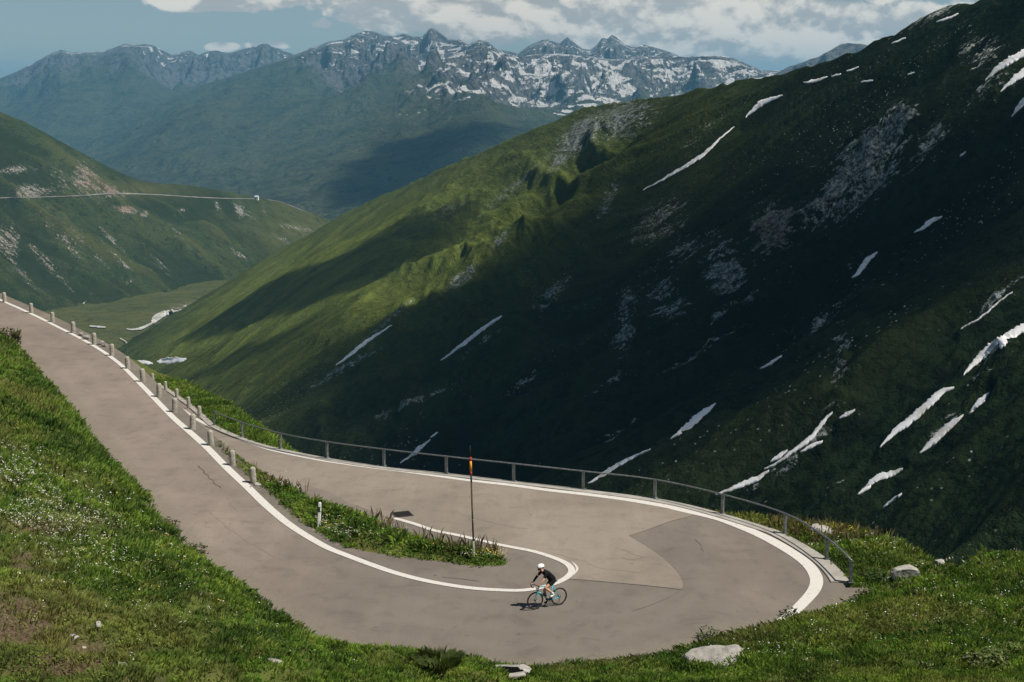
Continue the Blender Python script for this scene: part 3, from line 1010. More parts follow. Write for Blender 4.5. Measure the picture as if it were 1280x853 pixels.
def grid_surf(Vg, us, tops, bots, nv, pw=1.0):
    """points on a built sheet, found by the picture position where they are really seen."""
    G = Vg.reshape(-1, len(us), 3)[-nv:]
    def raw(u, v):
        fu = np.clip((u - us[0]) / (us[1] - us[0]), 0, len(us) - 1.001); i = fu.astype(int); fu = fu - i
        t0 = np.interp(u, us, tops); b0 = np.interp(u, us, bots)
        fv = np.clip((v - t0) / (b0 - t0), 0, 1) ** (1 / pw) * (nv - 1); fv = np.clip(fv, 0, nv - 1.001); j = fv.astype(int); fv = fv - j
        a = G[j, i] * (1 - fu)[:, None] + G[j, i + 1] * fu[:, None]; b = G[j + 1, i] * (1 - fu)[:, None] + G[j + 1, i + 1] * fu[:, None]
        return a * (1 - fv)[:, None] + b * fv[:, None]
    def surf(u, v):
        u = np.atleast_1d(np.asarray(u, float)); v = np.atleast_1d(np.asarray(v, float))
        uu, vv = u.copy(), v.copy()
        for k in range(14):
            P = raw(uu, vv); pu, pv = project(P)
            uu = uu + .6 * (u - pu); vv = vv + .6 * (v - pv)
        return raw(uu, vv), None
    return surf


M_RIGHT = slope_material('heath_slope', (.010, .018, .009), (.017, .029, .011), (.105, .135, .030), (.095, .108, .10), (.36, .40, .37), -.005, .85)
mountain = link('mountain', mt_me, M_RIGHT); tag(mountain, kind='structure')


D_H, E_H = fall_axis(hill_Y, 150, 310, 1, .72)


def hill_surface(u, v):
    P = at(u, v, hill_Y(u, v))
    sk = interp_px(SKY_H, u)
    tp = sstep(0, 40, v - sk)
    x, y = P[:, 0], P[:, 1]
    ac, al = P @ E_H, P @ D_H
    h = fall_noise(ac, al, x, y, 1.25, 1.3)
    hill_surface.coord = (ac, al, np.clip(.5 + h / 45.0, 0, 1))
    P[:, 2] += np.minimum(h * (.06 + .94 * tp), .8 * (v - sk) * P[:, 1] / F)
    u, v = project(P)
    m = np.zeros_like(u)
    for c in [(38, 240, 26, 9, -.1, .95), (110, 226, 26, 18, .8, .8), (140, 240, 24, 10, .3, .7), (75, 225, 22, 10, .9, .5), (158, 262, 16, 5, .2, .9), (20, 212, 26, 5, -.1, .6),
              (180, 268, 5, 4, 0, .9), (300, 262, 6, 10, -.5, .9), (272, 258, 3, 9, -.4, .8), (228, 262, 5, 3, 0, .8), (315, 270, 14, 3, .7, .6), (330, 262, 3, 8, -.5, .6), (355, 300, 14, 3, .6, .7), (300, 318, 18, 3, .5, .7),
              (80, 300, 40, 6, .8, .5), (60, 330, 50, 6, .8, .5), (110, 310, 60, 5, .8, .45), (10, 300, 16, 22, 0, .7), (30, 345, 50, 6, .9, .4), (150, 325, 40, 4, .8, .45), (230, 300, 40, 4, .8, .4), (200, 330, 40, 4, .75, .35),
              (140, 300, 30, 3, .8, .6), (370, 285, 30, 4, .2, .5), (160, 352, 14, 3, -.3, .4)]:
        m = np.maximum(m, c[5] * blob(u, v, *c[:5]))
    return P, m


V_, f_, cr_, u_, v_ = sheet_px(-320, 520, 2.4, SKY_H, lambda u: np.interp(u, [-320, 60, 300, 400, 520], [500, 440, 390, 345, 400]), 150, hill_surface, jag=.8, jseed=9)
HILL_INFO = (V_.copy(),) + sheet_px.info
_pad = len(V_) - len(hill_surface.coord[0]); _ac, _al, _cr = [np.concatenate([np.repeat(0.0, _pad), q]) for q in hill_surface.coord]
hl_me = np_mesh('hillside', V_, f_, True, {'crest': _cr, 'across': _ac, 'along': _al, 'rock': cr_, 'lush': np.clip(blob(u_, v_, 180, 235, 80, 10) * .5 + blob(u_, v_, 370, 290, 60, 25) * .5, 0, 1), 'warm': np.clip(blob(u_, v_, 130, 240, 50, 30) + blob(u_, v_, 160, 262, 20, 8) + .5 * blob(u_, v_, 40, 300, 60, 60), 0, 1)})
M_HILL = slope_material('stony_hillside', (.034, .050, .017), (.052, .066, .022), (.11, .115, .04), (.16, .15, .13), (.36, .35, .31), .035, .7, (.28, .21, .165))
hillside = link('hillside', hl_me, M_HILL); tag(hillside, kind='structure')

# ---- valley floor, one sheet that reaches under everything out to the horizon
FLOOR_Z = CAMZ - 281 * S
vx = np.concatenate([np.linspace(-30000, -2600, 20), np.linspace(-2500, 2500, 190), np.linspace(2600, 30000, 20)])
vy = np.concatenate([np.linspace(-3000, 1500, 20), np.linspace(1520, 4600, 200), np.linspace(4700, 40000, 40)])
VX, VY = np.meshgrid(vx, vy)
VZ = FLOOR_Z + 9 * fbm(VX / 180, VY / 180, 4, 8) - 250 * sstep(4200, 5600, VY)
fu, fv = project(np.stack([VX, VY, VZ], -1).reshape(-1, 3))
fl_me = np_mesh('valley_floor', np.stack([VX, VY, VZ], -1).reshape(-1, 3), grid_faces(len(vy), len(vx)), True,
                {'crest': .5 + 0 * fu, 'across': VY.ravel(), 'along': VX.ravel(), 'rock': np.clip(blob(fu, fv, 225, 388, 40, 10, -.3) * .5, 0, 1), 'lush': np.clip(.7 + 0 * fu, 0, 1), 'warm': .6 + 0 * fu})
M_FLOOR = slope_material('valley_meadow', (.046, .062, .022), (.075, .080, .030), (.095, .105, .036), (.2, .18, .15), (.36, .34, .30), .03, .6, (.2, .165, .12))
o = link('valley_floor', fl_me, M_FLOOR); tag(o, kind='structure')

# ---- pale stream bed winding over the floor
M_STREAM = simple('stream_gravel', (.36, .355, .33), .6, var=.35, scale=.05)
def floor_pt(u, v, dz=2.5):
    Y = (FLOOR_Z + dz - CAMZ) / ray(u, v)[1]
    P = at(u, v, Y); P = np.atleast_2d(P)
    for k in range(6):
        z = FLOOR_Z + dz + 9 * fbm(P[:, 0] / 180, P[:, 1] / 180, 4, 8)
        Y = (z - CAMZ) / np.atleast_1d(ray(u, v)[1]); P = np.atleast_2d(at(np.atleast_1d(u), np.atleast_1d(v), Y))
    return P


def floor_ribbon(name, uvw, mat, kind='structure'):
    P = resample(np.array(uvw, float), 1.2)
    P[:, 2] *= 1 + .35 * noise2(P[:, 0] / 3, P[:, 1] / 3, 5)
    d = np.gradient(P[:, :2], axis=0); d /= np.linalg.norm(d, axis=1)[:, None]
    rows = []
    for k in (-.5, 0, .5):
        q = P[:, :2] + np.stack([-d[:, 1], d[:, 0]], -1) * (P[:, 2] * k)[:, None]
        rows.append(floor_pt(q[:, 0], q[:, 1]))
    V = np.stack(rows, 1).reshape(-1, 3)
    o = link(name, np_mesh(name, V, grid_faces(len(P), 3)), mat); tag(o, kind=kind)
    return o


floor_ribbon('stream', [(254, 379.5, 1.6), (240, 382.5, 2.6), (228, 385, 4), (214, 388.5, 6), (203, 393, 7.5), (195, 398, 8), (191, 403, 5)], M_STREAM)
floor_ribbon('stream', [(193, 402, 2), (186, 406, 2.6), (176, 410.5, 3), (166, 412, 2), (158, 411, 1)], M_STREAM)
floor_ribbon('stream', [(132, 409, 1.6), (124, 408.5, 2.2), (112, 407.5, 1.4)], M_STREAM)
floor_ribbon('stream', [(158, 436, 4), (153, 440, 5), (149, 444, 3)], M_STREAM)
floor_ribbon('footpath', [(104, 380, .9), (110, 372, .9), (111, 367, .8)], M_STREAM)
floor_ribbon('footpath', [(150, 423, 1), (157, 427, 1), (162, 434, 1)], M_STREAM)


# ---- the far road across the hillside
HILL_SURF = grid_surf(*HILL_INFO)
def hill_pt(u, v):
    return HILL_SURF(u, v)[0]


M_FARROAD = simple('pale_road_gravel', (.15, .145, .12), .9, var=.25, scale=.02)
def hill_ribbon(name, uvw, mat):
    P = resample(np.array(uvw, float), 1.5); P[:, 2] *= .62 * (1 + .5 * noise2(P[:, 0] / 9, P[:, 1] * 0, 4))
    rows = []
    for k in (-.5, .5):
        q = hill_pt(P[:, 0], P[:, 1] + P[:, 2] * k); q[:, 2] += 1.6; q[:, 1] -= 1; rows.append(q)
    V = np.stack(rows, 1).reshape(-1, 3)
    o = link(name, np_mesh(name, V, grid_faces(len(P), 2)), mat); tag(o, kind='structure'); return o


hill_ribbon('mountain_road', [(-300, 262, 2), (-100, 254, 2), (0, 248.5, 1.6), (30, 248, 1.8), (60, 247, 2), (100, 245.5, 2.2), (135, 243, 2.8), (160, 243, 2.6), (200, 244.5, 1.8), (240, 247, 1.8), (280, 248.8, 1.6), (318, 249.3, 1.3)], M_FARROAD)
hill_ribbon('mountain_road', [(334, 250.5, 1.0), (350, 253, 1.1), (366, 259, 1.3), (384, 266.5, 1.2)], M_FARROAD)

# ---- far ranges
def far_surface(sky, Ytop, Ybot, vbot, amp, seed, lam, stretch, high):
    def f(u, v):
        sk = interp_px(sky, u)
        s = np.clip((v - sk) / (vbot - sk + 1e-6), 0, 1)
        Y = 1.0 / (1.0 / Ytop + (1.0 / Ybot - 1.0 / Ytop) * s)
        P = at(u, v, Y)
        tp = sstep(0, 14, v - sk)
        x, y = P[:, 0], P[:, 1]
        wx = x + 250 * noise2(x / 1500, y / 1500, seed + 1); wy = y + 250 * noise2(x / 1500, y / 1500, seed + 2)
        hi = high(u, v)
        a = amp * (.30 + .70 * hi ** 1.5)
        h = a * ((ridged(wx / lam, wy / (lam * stretch), 6, seed, .56) - .8) * (.35 + .65 * hi) + .9 * fbm(x / 1900, y / 4200, 4, seed + 5))
        P[:, 2] += np.minimum(h * (.05 + .95 * tp), .8 * (v - sk) * Y / F)
        return P, s
    return f


SKY_A = [(-320, 130), (-200, 150), (-100, 130), (0, 98), (20, 90), (40, 80), (62, 68), (76, 62), (90, 66), (110, 65), (130, 64), (142, 60), (155, 55), (188, 55.5), (200, 61), (215, 69), (226, 66), (238, 63), (248, 69), (258, 65), (270, 63), (285, 67), (300, 63),
         (318, 57), (330, 53), (342, 57), (355, 62), (366, 66), (380, 78), (420, 92), (500, 120)]
SKY_B = [(20, 260), (60, 210), (95, 176), (115, 163), (150, 150), (185, 134), (220, 119), (260, 104), (300, 92), (340, 78), (370, 68), (388, 60), (400, 57), (412, 52), (430, 50), (440, 44), (456, 39), (466, 39), (480, 44), (492, 46), (505, 42), (515, 46), (528, 46), (537, 35.5), (541, 34.5), (550, 41),
         (560, 49), (575, 50), (585, 55), (600, 50), (612, 53), (625, 62), (650, 78), (700, 100)]
SKY_C = [(590, 80), (615, 66), (628, 63), (648, 67), (660, 58), (672, 51), (684, 48), (692, 50), (700, 54), (709, 47), (718, 54), (728, 61), (738, 62), (746, 56), (753, 47), (758, 49), (765, 43.5), (772, 48), (780, 54), (790, 58), (800, 55), (812, 58), (826, 62), (840, 66), (860, 74), (900, 82), (960, 96)]
SKY_D = [(300, 172), (340, 152), (370, 140), (400, 128), (440, 116), (480, 105), (515, 97), (535, 90), (545, 80), (560, 71), (578, 65), (590, 60), (603, 57), (612, 60), (630, 66), (650, 70), (680, 68), (700, 67), (725, 70), (750, 72), (770, 75), (800, 71), (830, 69), (860, 71), (885, 69), (905, 70), (920, 74), (938, 82), (952, 88), (985, 89), (1010, 92), (1060, 110)]
SKY_F = [(940, 104), (965, 94), (985, 84), (1002, 78), (1012, 74), (1022, 72), (1035, 64), (1048, 56), (1060, 54), (1075, 55), (1090, 58), (1120, 70), (1180, 90)]

t = NT('far_mountain')
p = t.geo()
n_a = t.noise(p, .0011, 6, .6); n_b = t.noise(p, .0045, 7, .68); n_c = t.noise(p, .016, 6, .72)
gr = t.mix(t.ramp(n_b, .38, .62), (.055, .078, .046), (.105, .125, .066))
gr = t.mix(t.ramp(n_c, .52, .62, 0, .7), gr, (.15, .155, .125)); gr = t.mix(t.ramp(n_c, .46, .36, 0, .7), gr, (.020, .030, .020))
rk = t.mix(t.ramp(n_c, .36, .64), (.055, .062, .070), (.25, .25, .245))
hi = t.attr('high')
rf = t.ramp(t.math('ADD', t.math('MULTIPLY', hi, .55), t.math('MULTIPLY', n_b, .7)), .58, .78)
c = t.mix(rf, gr, rk)
c = t.mix(t.ramp(n_c, .52, .68, 0, .5), c, (.022, .028, .022))
stt = t.mapv(p, (.0056, .0056, .016)); n_s = t.noise(stt, 1.0, 6, .60, 1.0); n_z = t.noise(p, .0016, 4, .6)
sv = t.math('ADD', t.math('MULTIPLY', t.attr('snow'), .30), t.math('ADD', t.math('MULTIPLY', n_s, .80), t.math('ADD', t.math('MULTIPLY', t.math('SUBTRACT', n_c, .5), .30), t.math('MULTIPLY', t.math('SUBTRACT', n_z, .5), .26))))
sf = t.ramp(sv, .760, .774)
c = t.mix(sf, c, (.86, .86, .85))
M_FAR = t.pbr(c, 1.0, t.bump(t.math('ADD', n_b, t.math('MULTIPLY', n_c, .8)), 1.0, 130.0), spec=0.0)


def far_range(name, u0, u1, du, sky, vbot, nv, Yt, Yb, amp, seed, lam, high, snow, jag=1.5, stretch=2.2):
    V, f, s, u, v = sheet_px(u0, u1, du, sky, vbot, nv, far_surface(sky, Yt, Yb, vbot if not callable(vbot) else 290, amp, seed, lam, stretch, high), back=(1.05, 1.15, 1.4), drop=(120, 400, 1200), pw=1.15, jag=jag, jseed=seed)
    me = np_mesh(name, V, f, True, {'high': high(u, v), 'snow': snow(u, v)})
    o = link(name, me, M_FAR); tag(o, kind='structure'); return o


far_range('mountain_range', -320, 500, 1.6, SKY_A, 290, 150, 15500, 9000, 520, 3, 1500, lambda u, v: sstep(150, 75, v), lambda u, v: 1.02 * sstep(130, 70, v) - .10 * (u > 190), 1.6)
far_range('mountain_range', 20, 700, 1.4, SKY_B, 300, 210, 12800, 5600, 420, 23, 1000, lambda u, v: sstep(165, 60, v + .15 * (460 - u)), lambda u, v: 1.06 * sstep(165, 60, v + .12 * (470 - u)), 2.6)
far_range('mountain_range', 590, 960, 1.4, SKY_C, 160, 70, 13500, 10500, 420, 43, 800, lambda u, v: 1 + 0 * u, lambda u, v: .98 + 0 * u, 2.6)
far_range('mountain_range', 300, 1060, 1.3, SKY_D, 300, 210, 10800, 4900, 190, 63, 430, lambda u, v: sstep(180, 85, v), lambda u, v: 1.12 * sstep(225, 110, v + .05 * np.abs(u - 720)) * (.6 + .4 * sstep(400, 500, u)), 2.4)
far_range('mountain_range', 940, 1180, 1.6, SKY_F, 150, 40, 8200, 7000, 90, 83, 400, lambda u, v: 1 + 0 * u, lambda u, v: .3 + 0 * u, 1.4)
# ================================================================== GRASS, HERBS, FLOWERS
_rx0, _rx1 = np.searchsorted(gx, -46), np.searchsorted(gx, 33.6)
_HG = _h.reshape(len(gy), len(gx)); _SG = _sd.reshape(len(gy), len(gx))


def gsample(x, y):
    """ground height and distance outside the paving, read off the ground mesh itself."""
    i = np.clip(np.searchsorted(gx, x) - 1, 0, len(gx) - 2); j = np.clip(np.searchsorted(gy, y) - 1, 0, len(gy) - 2)
    fx = (x - gx[i]) / (gx[i + 1] - gx[i]); fy = (y - gy[j]) / (gy[j + 1] - gy[j])
    def b(A): return (A[j, i] * (1 - fx) + A[j, i + 1] * fx) * (1 - fy) + (A[j + 1, i] * (1 - fx) + A[j + 1, i + 1] * fx) * fy
    return b(_HG), b(_SG)


rg = np.random.default_rng(21)


def scatter(n_try, x0, x1, y0, y1, dens):
    x = rg.uniform(x0, x1, n_try); y = rg.uniform(y0, y1, n_try)
    z, sd = gsample(x, y)
    u, v = project(np.stack([x, y, z], -1))
    area = (x1 - x0) * (y1 - y0) / n_try
    ok = (u > -260) & (u < 1560) & (v < 960) & (sd > .02)
    ok &= rg.uniform(0, 1, n_try) < dens(x, y, u, v, sd) * area
    return x[ok], y[ok], z[ok], u[ok], v[ok], sd[ok]


def dens_px(sp):
    return lambda x, y, u, v, sd: np.minimum((F / np.maximum(y, 15) / sp) ** 2 * .42, 160) * np.where(sd > 60, 0, 1)


def patch_colour(x, y, u, v):
    """albedo of the sward: fresh, dark, yellowish and dry patches."""
    a = fbm(x * .35, y * .35, 4, 50); b = fbm(x * 1.3, y * 1.3, 3, 60); d = fbm(x * .16, y * .16, 3, 70)
    c = np.stack([.050 + 0 * x, .080 + 0 * x, .013 + 0 * x], -1)
    def lerp(c, col, f): return c + (np.array(col) - c) * np.clip(f, 0, 1)[:, None]
    c = lerp(c, (.085, .118, .020), sstep(.05, .6, a))
    c = lerp(c, (.024, .044, .009), sstep(.02, .5, -a) * .95)
    c = lerp(c, (.100, .098, .030), sstep(.15, .6, b) * .55)
    c = lerp(c, (.020, .034, .008), sstep(.08, .5, -b) * .85)
    e = fbm(x * 3.1, y * 3.1, 2, 65); c = c * (1 + .55 * np.clip(e, -1, 1))[:, None]
    c = lerp(c, (.110, .092, .038), sstep(.2, .6, d) * .45)
    dry = np.zeros_like(x)
    for q in DRY_SPOTS: dry = np.maximum(dry, q[4] * blob(u, v, *q[:4]))
    c = lerp(c, (.120, .092, .045), dry * .95)
    spur = sstep(50.3, 51.5, y) * (x > 5)
    c = lerp(c, (.105, .092, .034), np.clip(spur + .0, 0, 1) * .6)
    return c * np.array([2.1, 2.3, 1.85])


def blades(x, y, z, h, w, lean, col, k, r0, seed):
    """k bent blades for every tuft; two triangles each."""
    g = np.random.default_rng(seed)
    n = len(x)
    X = np.repeat(x, k); Y = np.repeat(y, k); Z = np.repeat(z, k); H = np.repeat(h, k) * g.uniform(.55, 1.15, n * k); Wd = np.repeat(w, k) * g.uniform(.7, 1.3, n * k)
    az = g.uniform(0, 2 * math.pi, n * k); rr = np.repeat(r0, k) * np.sqrt(g.uniform(0, 1, n * k)); th = g.uniform(0, 2 * math.pi, n * k)
    X = X + rr * np.cos(th); Y = Y + rr * np.sin(th)
    ln = np.repeat(lean, k) * g.uniform(.3, 1.4, n * k)
    dx, dy = np.cos(az), np.sin(az)
    fx, fy = np.cos(th) * ln, np.sin(th) * ln
    b0 = np.stack([X - dx * Wd / 2, Y - dy * Wd / 2, Z - .03], -1); b1 = np.stack([X + dx * Wd / 2, Y + dy * Wd / 2, Z - .03], -1)
    m = np.stack([X + fx * H * .4 + dx * Wd * .35, Y + fy * H * .4 + dy * Wd * .35, Z + H * .62], -1)
    tp = np.stack([X + fx * H * 1.1, Y + fy * H * 1.1, Z + H * (1 - .3 * np.minimum(ln, 1.2))], -1)
    V = np.stack([b0, b1, m, tp], 1).reshape(-1, 3)
    i = np.arange(n * k) * 4
    Fc = np.concatenate([np.stack([i, i + 1, i + 2], -1), np.stack([i, i + 2, i + 3], -1)])
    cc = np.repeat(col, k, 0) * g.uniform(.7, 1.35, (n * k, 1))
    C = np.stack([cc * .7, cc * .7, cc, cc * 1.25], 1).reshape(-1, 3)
    return V, Fc, C


def leaves(x, y, z, h, s, col, k, r0, seed, tilt=.8):
    """k small leaf faces for every herb clump, spread through its volume."""
    g = np.random.default_rng(seed)
    n = len(x) * k
    th = g.uniform(0, 2 * math.pi, n); rr = np.repeat(r0, k) * np.sqrt(g.uniform(0, 1, n))
    X = np.repeat(x, k) + rr * np.cos(th); Y = np.repeat(y, k) + rr * np.sin(th); Z = np.repeat(z, k) + np.repeat(h, k) * g.uniform(.1, 1, n) * (1 - .5 * (rr / np.maximum(np.repeat(r0, k), 1e-6)) ** 2)
    sz = np.repeat(s, k) * g.uniform(.6, 1.4, n)
    nz = np.stack([g.normal(0, tilt * .5, n) + np.cos(th) * .3, g.normal(0, tilt * .5, n) + np.sin(th) * .3, np.ones(n)], -1); nz /= np.linalg.norm(nz, axis=1)[:, None]
    a = g.uniform(0, 2 * math.pi, n); t1 = np.stack([np.cos(a), np.sin(a), 0 * a], -1); t1 -= nz * (t1 * nz).sum(1)[:, None]; t1 /= np.linalg.norm(t1, axis=1)[:, None]
    t2 = np.cross(nz, t1)
    P = np.stack([X, Y, Z], -1)
    V = np.stack([P - t1 * sz[:, None], P + t2 * (sz * .5)[:, None] + nz * (sz * .15)[:, None], P + t1 * sz[:, None], P - t2 * (sz * .5)[:, None] + nz * (sz * .15)[:, None]], 1).reshape(-1, 3)
    i = np.arange(n) * 4
    Fc = np.concatenate([np.stack([i, i + 1, i + 2], -1), np.stack([i, i + 2, i + 3], -1)])
    C = np.repeat(np.repeat(col, k, 0) * g.uniform(.6, 1.4, (n, 1)), 4, 0)
    return V, Fc, C


def merge(parts):
    o = 0; Vs, Fs, Cs = [], [], []
    for V, f, C in parts:
        Vs.append(V); Fs.append(f + o); Cs.append(C); o += len(V)
    return np.concatenate(Vs), np.concatenate(Fs), np.concatenate(Cs)


def leaf_material(name, trans=.3):
    t = NT(name)
    c = t.attr('tint', True)
    a = t.n('ShaderNodeBsdfPrincipled'); t.set(a, 'Base Color', c); t.set(a, 'Roughness', .7); t.set(a, 'Specular IOR Level', .2)
    b = t.n('ShaderNodeBsdfTranslucent'); t.set(b, 'Color', t.mul(c, (1.3, 1.3, .7)))
    m = t.n('ShaderNodeMixShader'); t.set(m, 0, trans); t.t.links.new(a.outputs[0], m.inputs[1]); t.t.links.new(b.outputs[0], m.inputs[2])
    t.t.links.new(m.outputs[0], t.out.inputs[0])
    return t.m


M_LEAF = leaf_material('leaf_green')
M_PETAL = leaf_material('petals', .2)

parts = []
# sward
def bare(u, v):
    m = np.zeros_like(u)
    for q in DRY_SPOTS[:4]: m = np.maximum(m, q[4] * blob(u, v, *q[:4]))
    return m


x, y, z, u, v, sd = scatter(900000, -46, 33, 20.5, 112, lambda x, y, u, v, sd: dens_px(4.2)(x, y, u, v, sd) * (1 - .93 * sstep(.12, .38, bare(u, v) * (.6 + .9 * fbm(x * .9, y * .9, 3, 41)))))
tall = .75 + .5 * np.clip(fbm(x * .5, y * .5, 3, 80) + .3, 0, 1.2)
near = np.clip(y / 40, .75, 2.2)
edge = .55 + .45 * sstep(0, .7, sd)
h = (.07 + .12 * tall) * np.clip(near, .8, 1.35) * rg.uniform(.7, 1.3, len(x)) * edge
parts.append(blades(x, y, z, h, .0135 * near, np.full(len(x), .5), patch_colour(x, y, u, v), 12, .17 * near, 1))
print('tufts', len(x))
# herbs
x, y, z, u, v, sd = scatter(500000, -46, 33, 20.5, 112, lambda x, y, u, v, sd: dens_px(8.0)(x, y, u, v, sd) * sstep(-.35, .35, fbm(x * .45, y * .45, 3, 90)))
near = np.clip(y / 40, .75, 2.2)
c = patch_colour(x, y, u, v) * np.array([.85, 1.02, .8]); br = rg.uniform(0, 1, len(x)); c[br > .93] = np.array([.13, .14, .045]); c[br < .12] *= .5
parts.append(leaves(x, y, z, rg.uniform(.10, .32, len(x)), .035 * near, c, 9, .16 * near, 2))
print('herbs', len(x))
# the fringe that hangs over the road edge
x, y, z, u, v, sd = scatter(420000, -46, 20, 34, 112, lambda x, y, u, v, sd: 42 * (sd < .55) * (x < 16) * np.clip(60 / y, .4, 1.3))
near = np.clip(y / 40, .75, 2.2)
sel = rg.uniform(0, 1, len(x)) < sstep(-.5, .5, fbm(x * .7, y * .7, 3, 33)) * .95 + .05
x, y, z, u, v, sd, near = [a[sel] for a in (x, y, z, u, v, sd, near)]
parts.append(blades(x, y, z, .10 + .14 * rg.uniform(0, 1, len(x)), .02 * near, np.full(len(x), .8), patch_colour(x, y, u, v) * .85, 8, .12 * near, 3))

# island
n = 60000
bx0, by0 = ISL[:, :2].min(0); bx1, by1 = ISL[:, :2].max(0)
P = np.stack([rg.uniform(bx0, bx1, n), rg.uniform(by0, by1, n)], -1)
d_, _, _ = seg_dist(P, ISL[:, :2], True); P = P[inside(P, ISL[:, :2]) & (d_ > .06)]
P = P[rg.uniform(0, 1, len(P)) < 30 * (bx1 - bx0) * (by1 - by0) / n]
hz_, _, _ = terrain(P[:, 0], P[:, 1], True, True); iu, iv = project(np.stack([P[:, 0], P[:, 1], hz_], -1))
di, _, _ = seg_dist(P, ISL[:, :2], True)
th_ = (.14 + .22 * sstep(.1, 1.0, di) * sstep(-.6, .5, fbm(P[:, 0] * .8, P[:, 1] * .8, 3, 7)))
ic = patch_colour(P[:, 0], P[:, 1], iu, iv)
lo = sstep(.5, 0, di) * (iu < 470)
ic = ic * (1 - .0 * lo[:, None])
red = blob(iu, iv, 285, 560, 40, 14)
ic = ic + (np.array([.075, .05, .022]) - ic) * (red * .7)[:, None]
parts.append(blades(P[:, 0], P[:, 1], hz_, th_ * rg.uniform(.7, 1.3, len(P)), np.full(len(P), .026), np.full(len(P), .55), ic, 8, np.full(len(P), .17), 4))
sel = rg.uniform(0, 1, len(P)) < .5
Q = P[sel]; qz = hz_[sel]
parts.append(leaves(Q[:, 0], Q[:, 1], qz, th_[sel] * 1.1, np.full(len(Q), .05), ic[sel] * np.array([.9, 1.05, .8]), 10, np.full(len(Q), .22), 5))
# dry stalks at the tip of the island and along the spur
x, y = [], []
for uu, vv, su, sv, nn in [(615, 690, 24, 5, 70), (560, 676, 40, 6, 40), (480, 655, 30, 6, 30), (360, 606, 50, 9, 40)]:
    q = on_z(np.stack([rg.normal(uu, su, nn), rg.normal(vv, sv, nn)], -1), zn); x += list(q[:, 0]); y += list(q[:, 1])
q = np.stack([x, y], -1); ok = inside(q, ISL[:, :2]); q = q[ok]
qz = terrain(q[:, 0], q[:, 1], True, True)[0]
parts.append(blades(q[:, 0], q[:, 1], qz, rg.uniform(.35, .7, len(q)), np.full(len(q), .016), np.full(len(q), .3), np.tile([.13, .10, .055], (len(q), 1)), 6, np.full(len(q), .12), 6))
sx = rg.uniform(9, 15.2, 260); sy = rg.uniform(49.5, 52.5, 260); sz, ssd = gsample(sx, sy); ok = (ssd > .3)
parts.append(blades(sx[ok], sy[ok], sz[ok], rg.uniform(.3, .6, ok.sum()), np.full(ok.sum(), .016), np.full(ok.sum(), .35), np.tile([.13, .11, .06], (ok.sum(), 1)), 5, np.full(ok.sum(), .15), 7))
V, f, C = merge(parts)
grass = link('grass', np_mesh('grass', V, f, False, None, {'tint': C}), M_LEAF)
tag(grass, kind='stuff')
print('grass faces', len(f))

# flowers
fx, fy, fz, fc = [], [], [], []
def flower_patch(cu, cv, su, sv, n, col, island=False):
    for k in range(n):
        uu, vv = rg.normal(cu, su), rg.normal(cv, sv)
        if vv > 850 or uu < -60 or uu > 1330: continue
        rx, rz = ray(uu, vv)
        # march on the ground mesh
        Ys = np.linspace(20, 112, 240)
        hh, ss = gsample(rx * Ys, Ys)
        if island:
            p = on_z([(uu, vv)], zn)[0]
            if not inside(p[None, :2], ISL[:, :2])[0]: continue
            fx.append(p[0]); fy.append(p[1]); fz.append(p[2] + .22); fc.append(col); continue
        b = np.nonzero(CAMZ + rz * Ys <= hh)[0]
        if not len(b) or ss[b[0]] < .15: continue
        fx.append(rx * Ys[b[0]]); fy.append(Ys[b[0]]); fz.append(hh[b[0]]); fc.append(col)


WH, YE = (.70, .70, .62), (.62, .52, .06)
for a in [(30, 600, 26, 16, 170, WH), (60, 640, 40, 18, 300, WH), (95, 665, 34, 16, 200, WH), (30, 660, 26, 20, 80, WH), (110, 700, 40, 26, 110, WH), (170, 690, 70, 50, 120, WH), (20, 575, 20, 12, 60, WH), (300, 780, 90, 40, 70, WH), (140, 640, 60, 50, 90, YE),
          (960, 820, 40, 12, 40, WH), (1100, 760, 90, 30, 50, WH), (1200, 720, 60, 20, 40, WH), (1230, 800, 50, 30, 40, WH), (1040, 668, 22, 4, 60, YE), (1000, 660, 30, 4, 40, YE), (1090, 684, 40, 6, 60, WH), (240, 730, 60, 30, 60, YE)]:
    flower_patch(*a)
for a in [(620, 703, 14, 3, 26, YE), (600, 706, 20, 2, 14, WH), (430, 678, 26, 4, 60, (.5, .48, .38)), (400, 664, 16, 5, 40, (.45, .42, .34)), (345, 615, 20, 6, 10, WH), (455, 660, 30, 9, 16, YE), (540, 695, 30, 4, 8, YE)]:
    flower_patch(*a, True)
fx, fy, fz = np.array(fx), np.array(fy), np.array(fz); fc = np.array(fc)
nr_ = np.clip(fy / 40, .7, 1.5)
V, f, C = leaves(fx, fy, fz + .10, np.full(len(fx), .22), 0.023 * nr_, fc, 4, .06 * nr_, 9, .5)
fl_o = link('flowers', np_mesh('flowers', V, f, False, None, {'tint': C}), M_PETAL); tag(fl_o, kind='stuff')
# ================================================================== THINGS
def stone_mat(name, a, b, scale=6.0, dark=.4, lichen=None):
    t = NT(name)
    p = t.obj()
    n1 = t.noise(p, scale, 6, .65); n2 = t.noise(p, scale * 6, 4, .7)
    c = t.mix(t.ramp(n1, .32, .68), a, b)
    c = t.mix(t.ramp(n2, .5, .75, 0, dark), c, tuple(x * .35 for x in a))
    if lichen: c = t.mix(t.ramp(t.noise(p, scale * 1.7, 4, .6), .56, .66, 0, .7), c, lichen)
    return t.pbr(c, .9, t.bump(t.math('ADD', n1, t.math('MULTIPLY', n2, .4)), .6, .03), spec=.2)


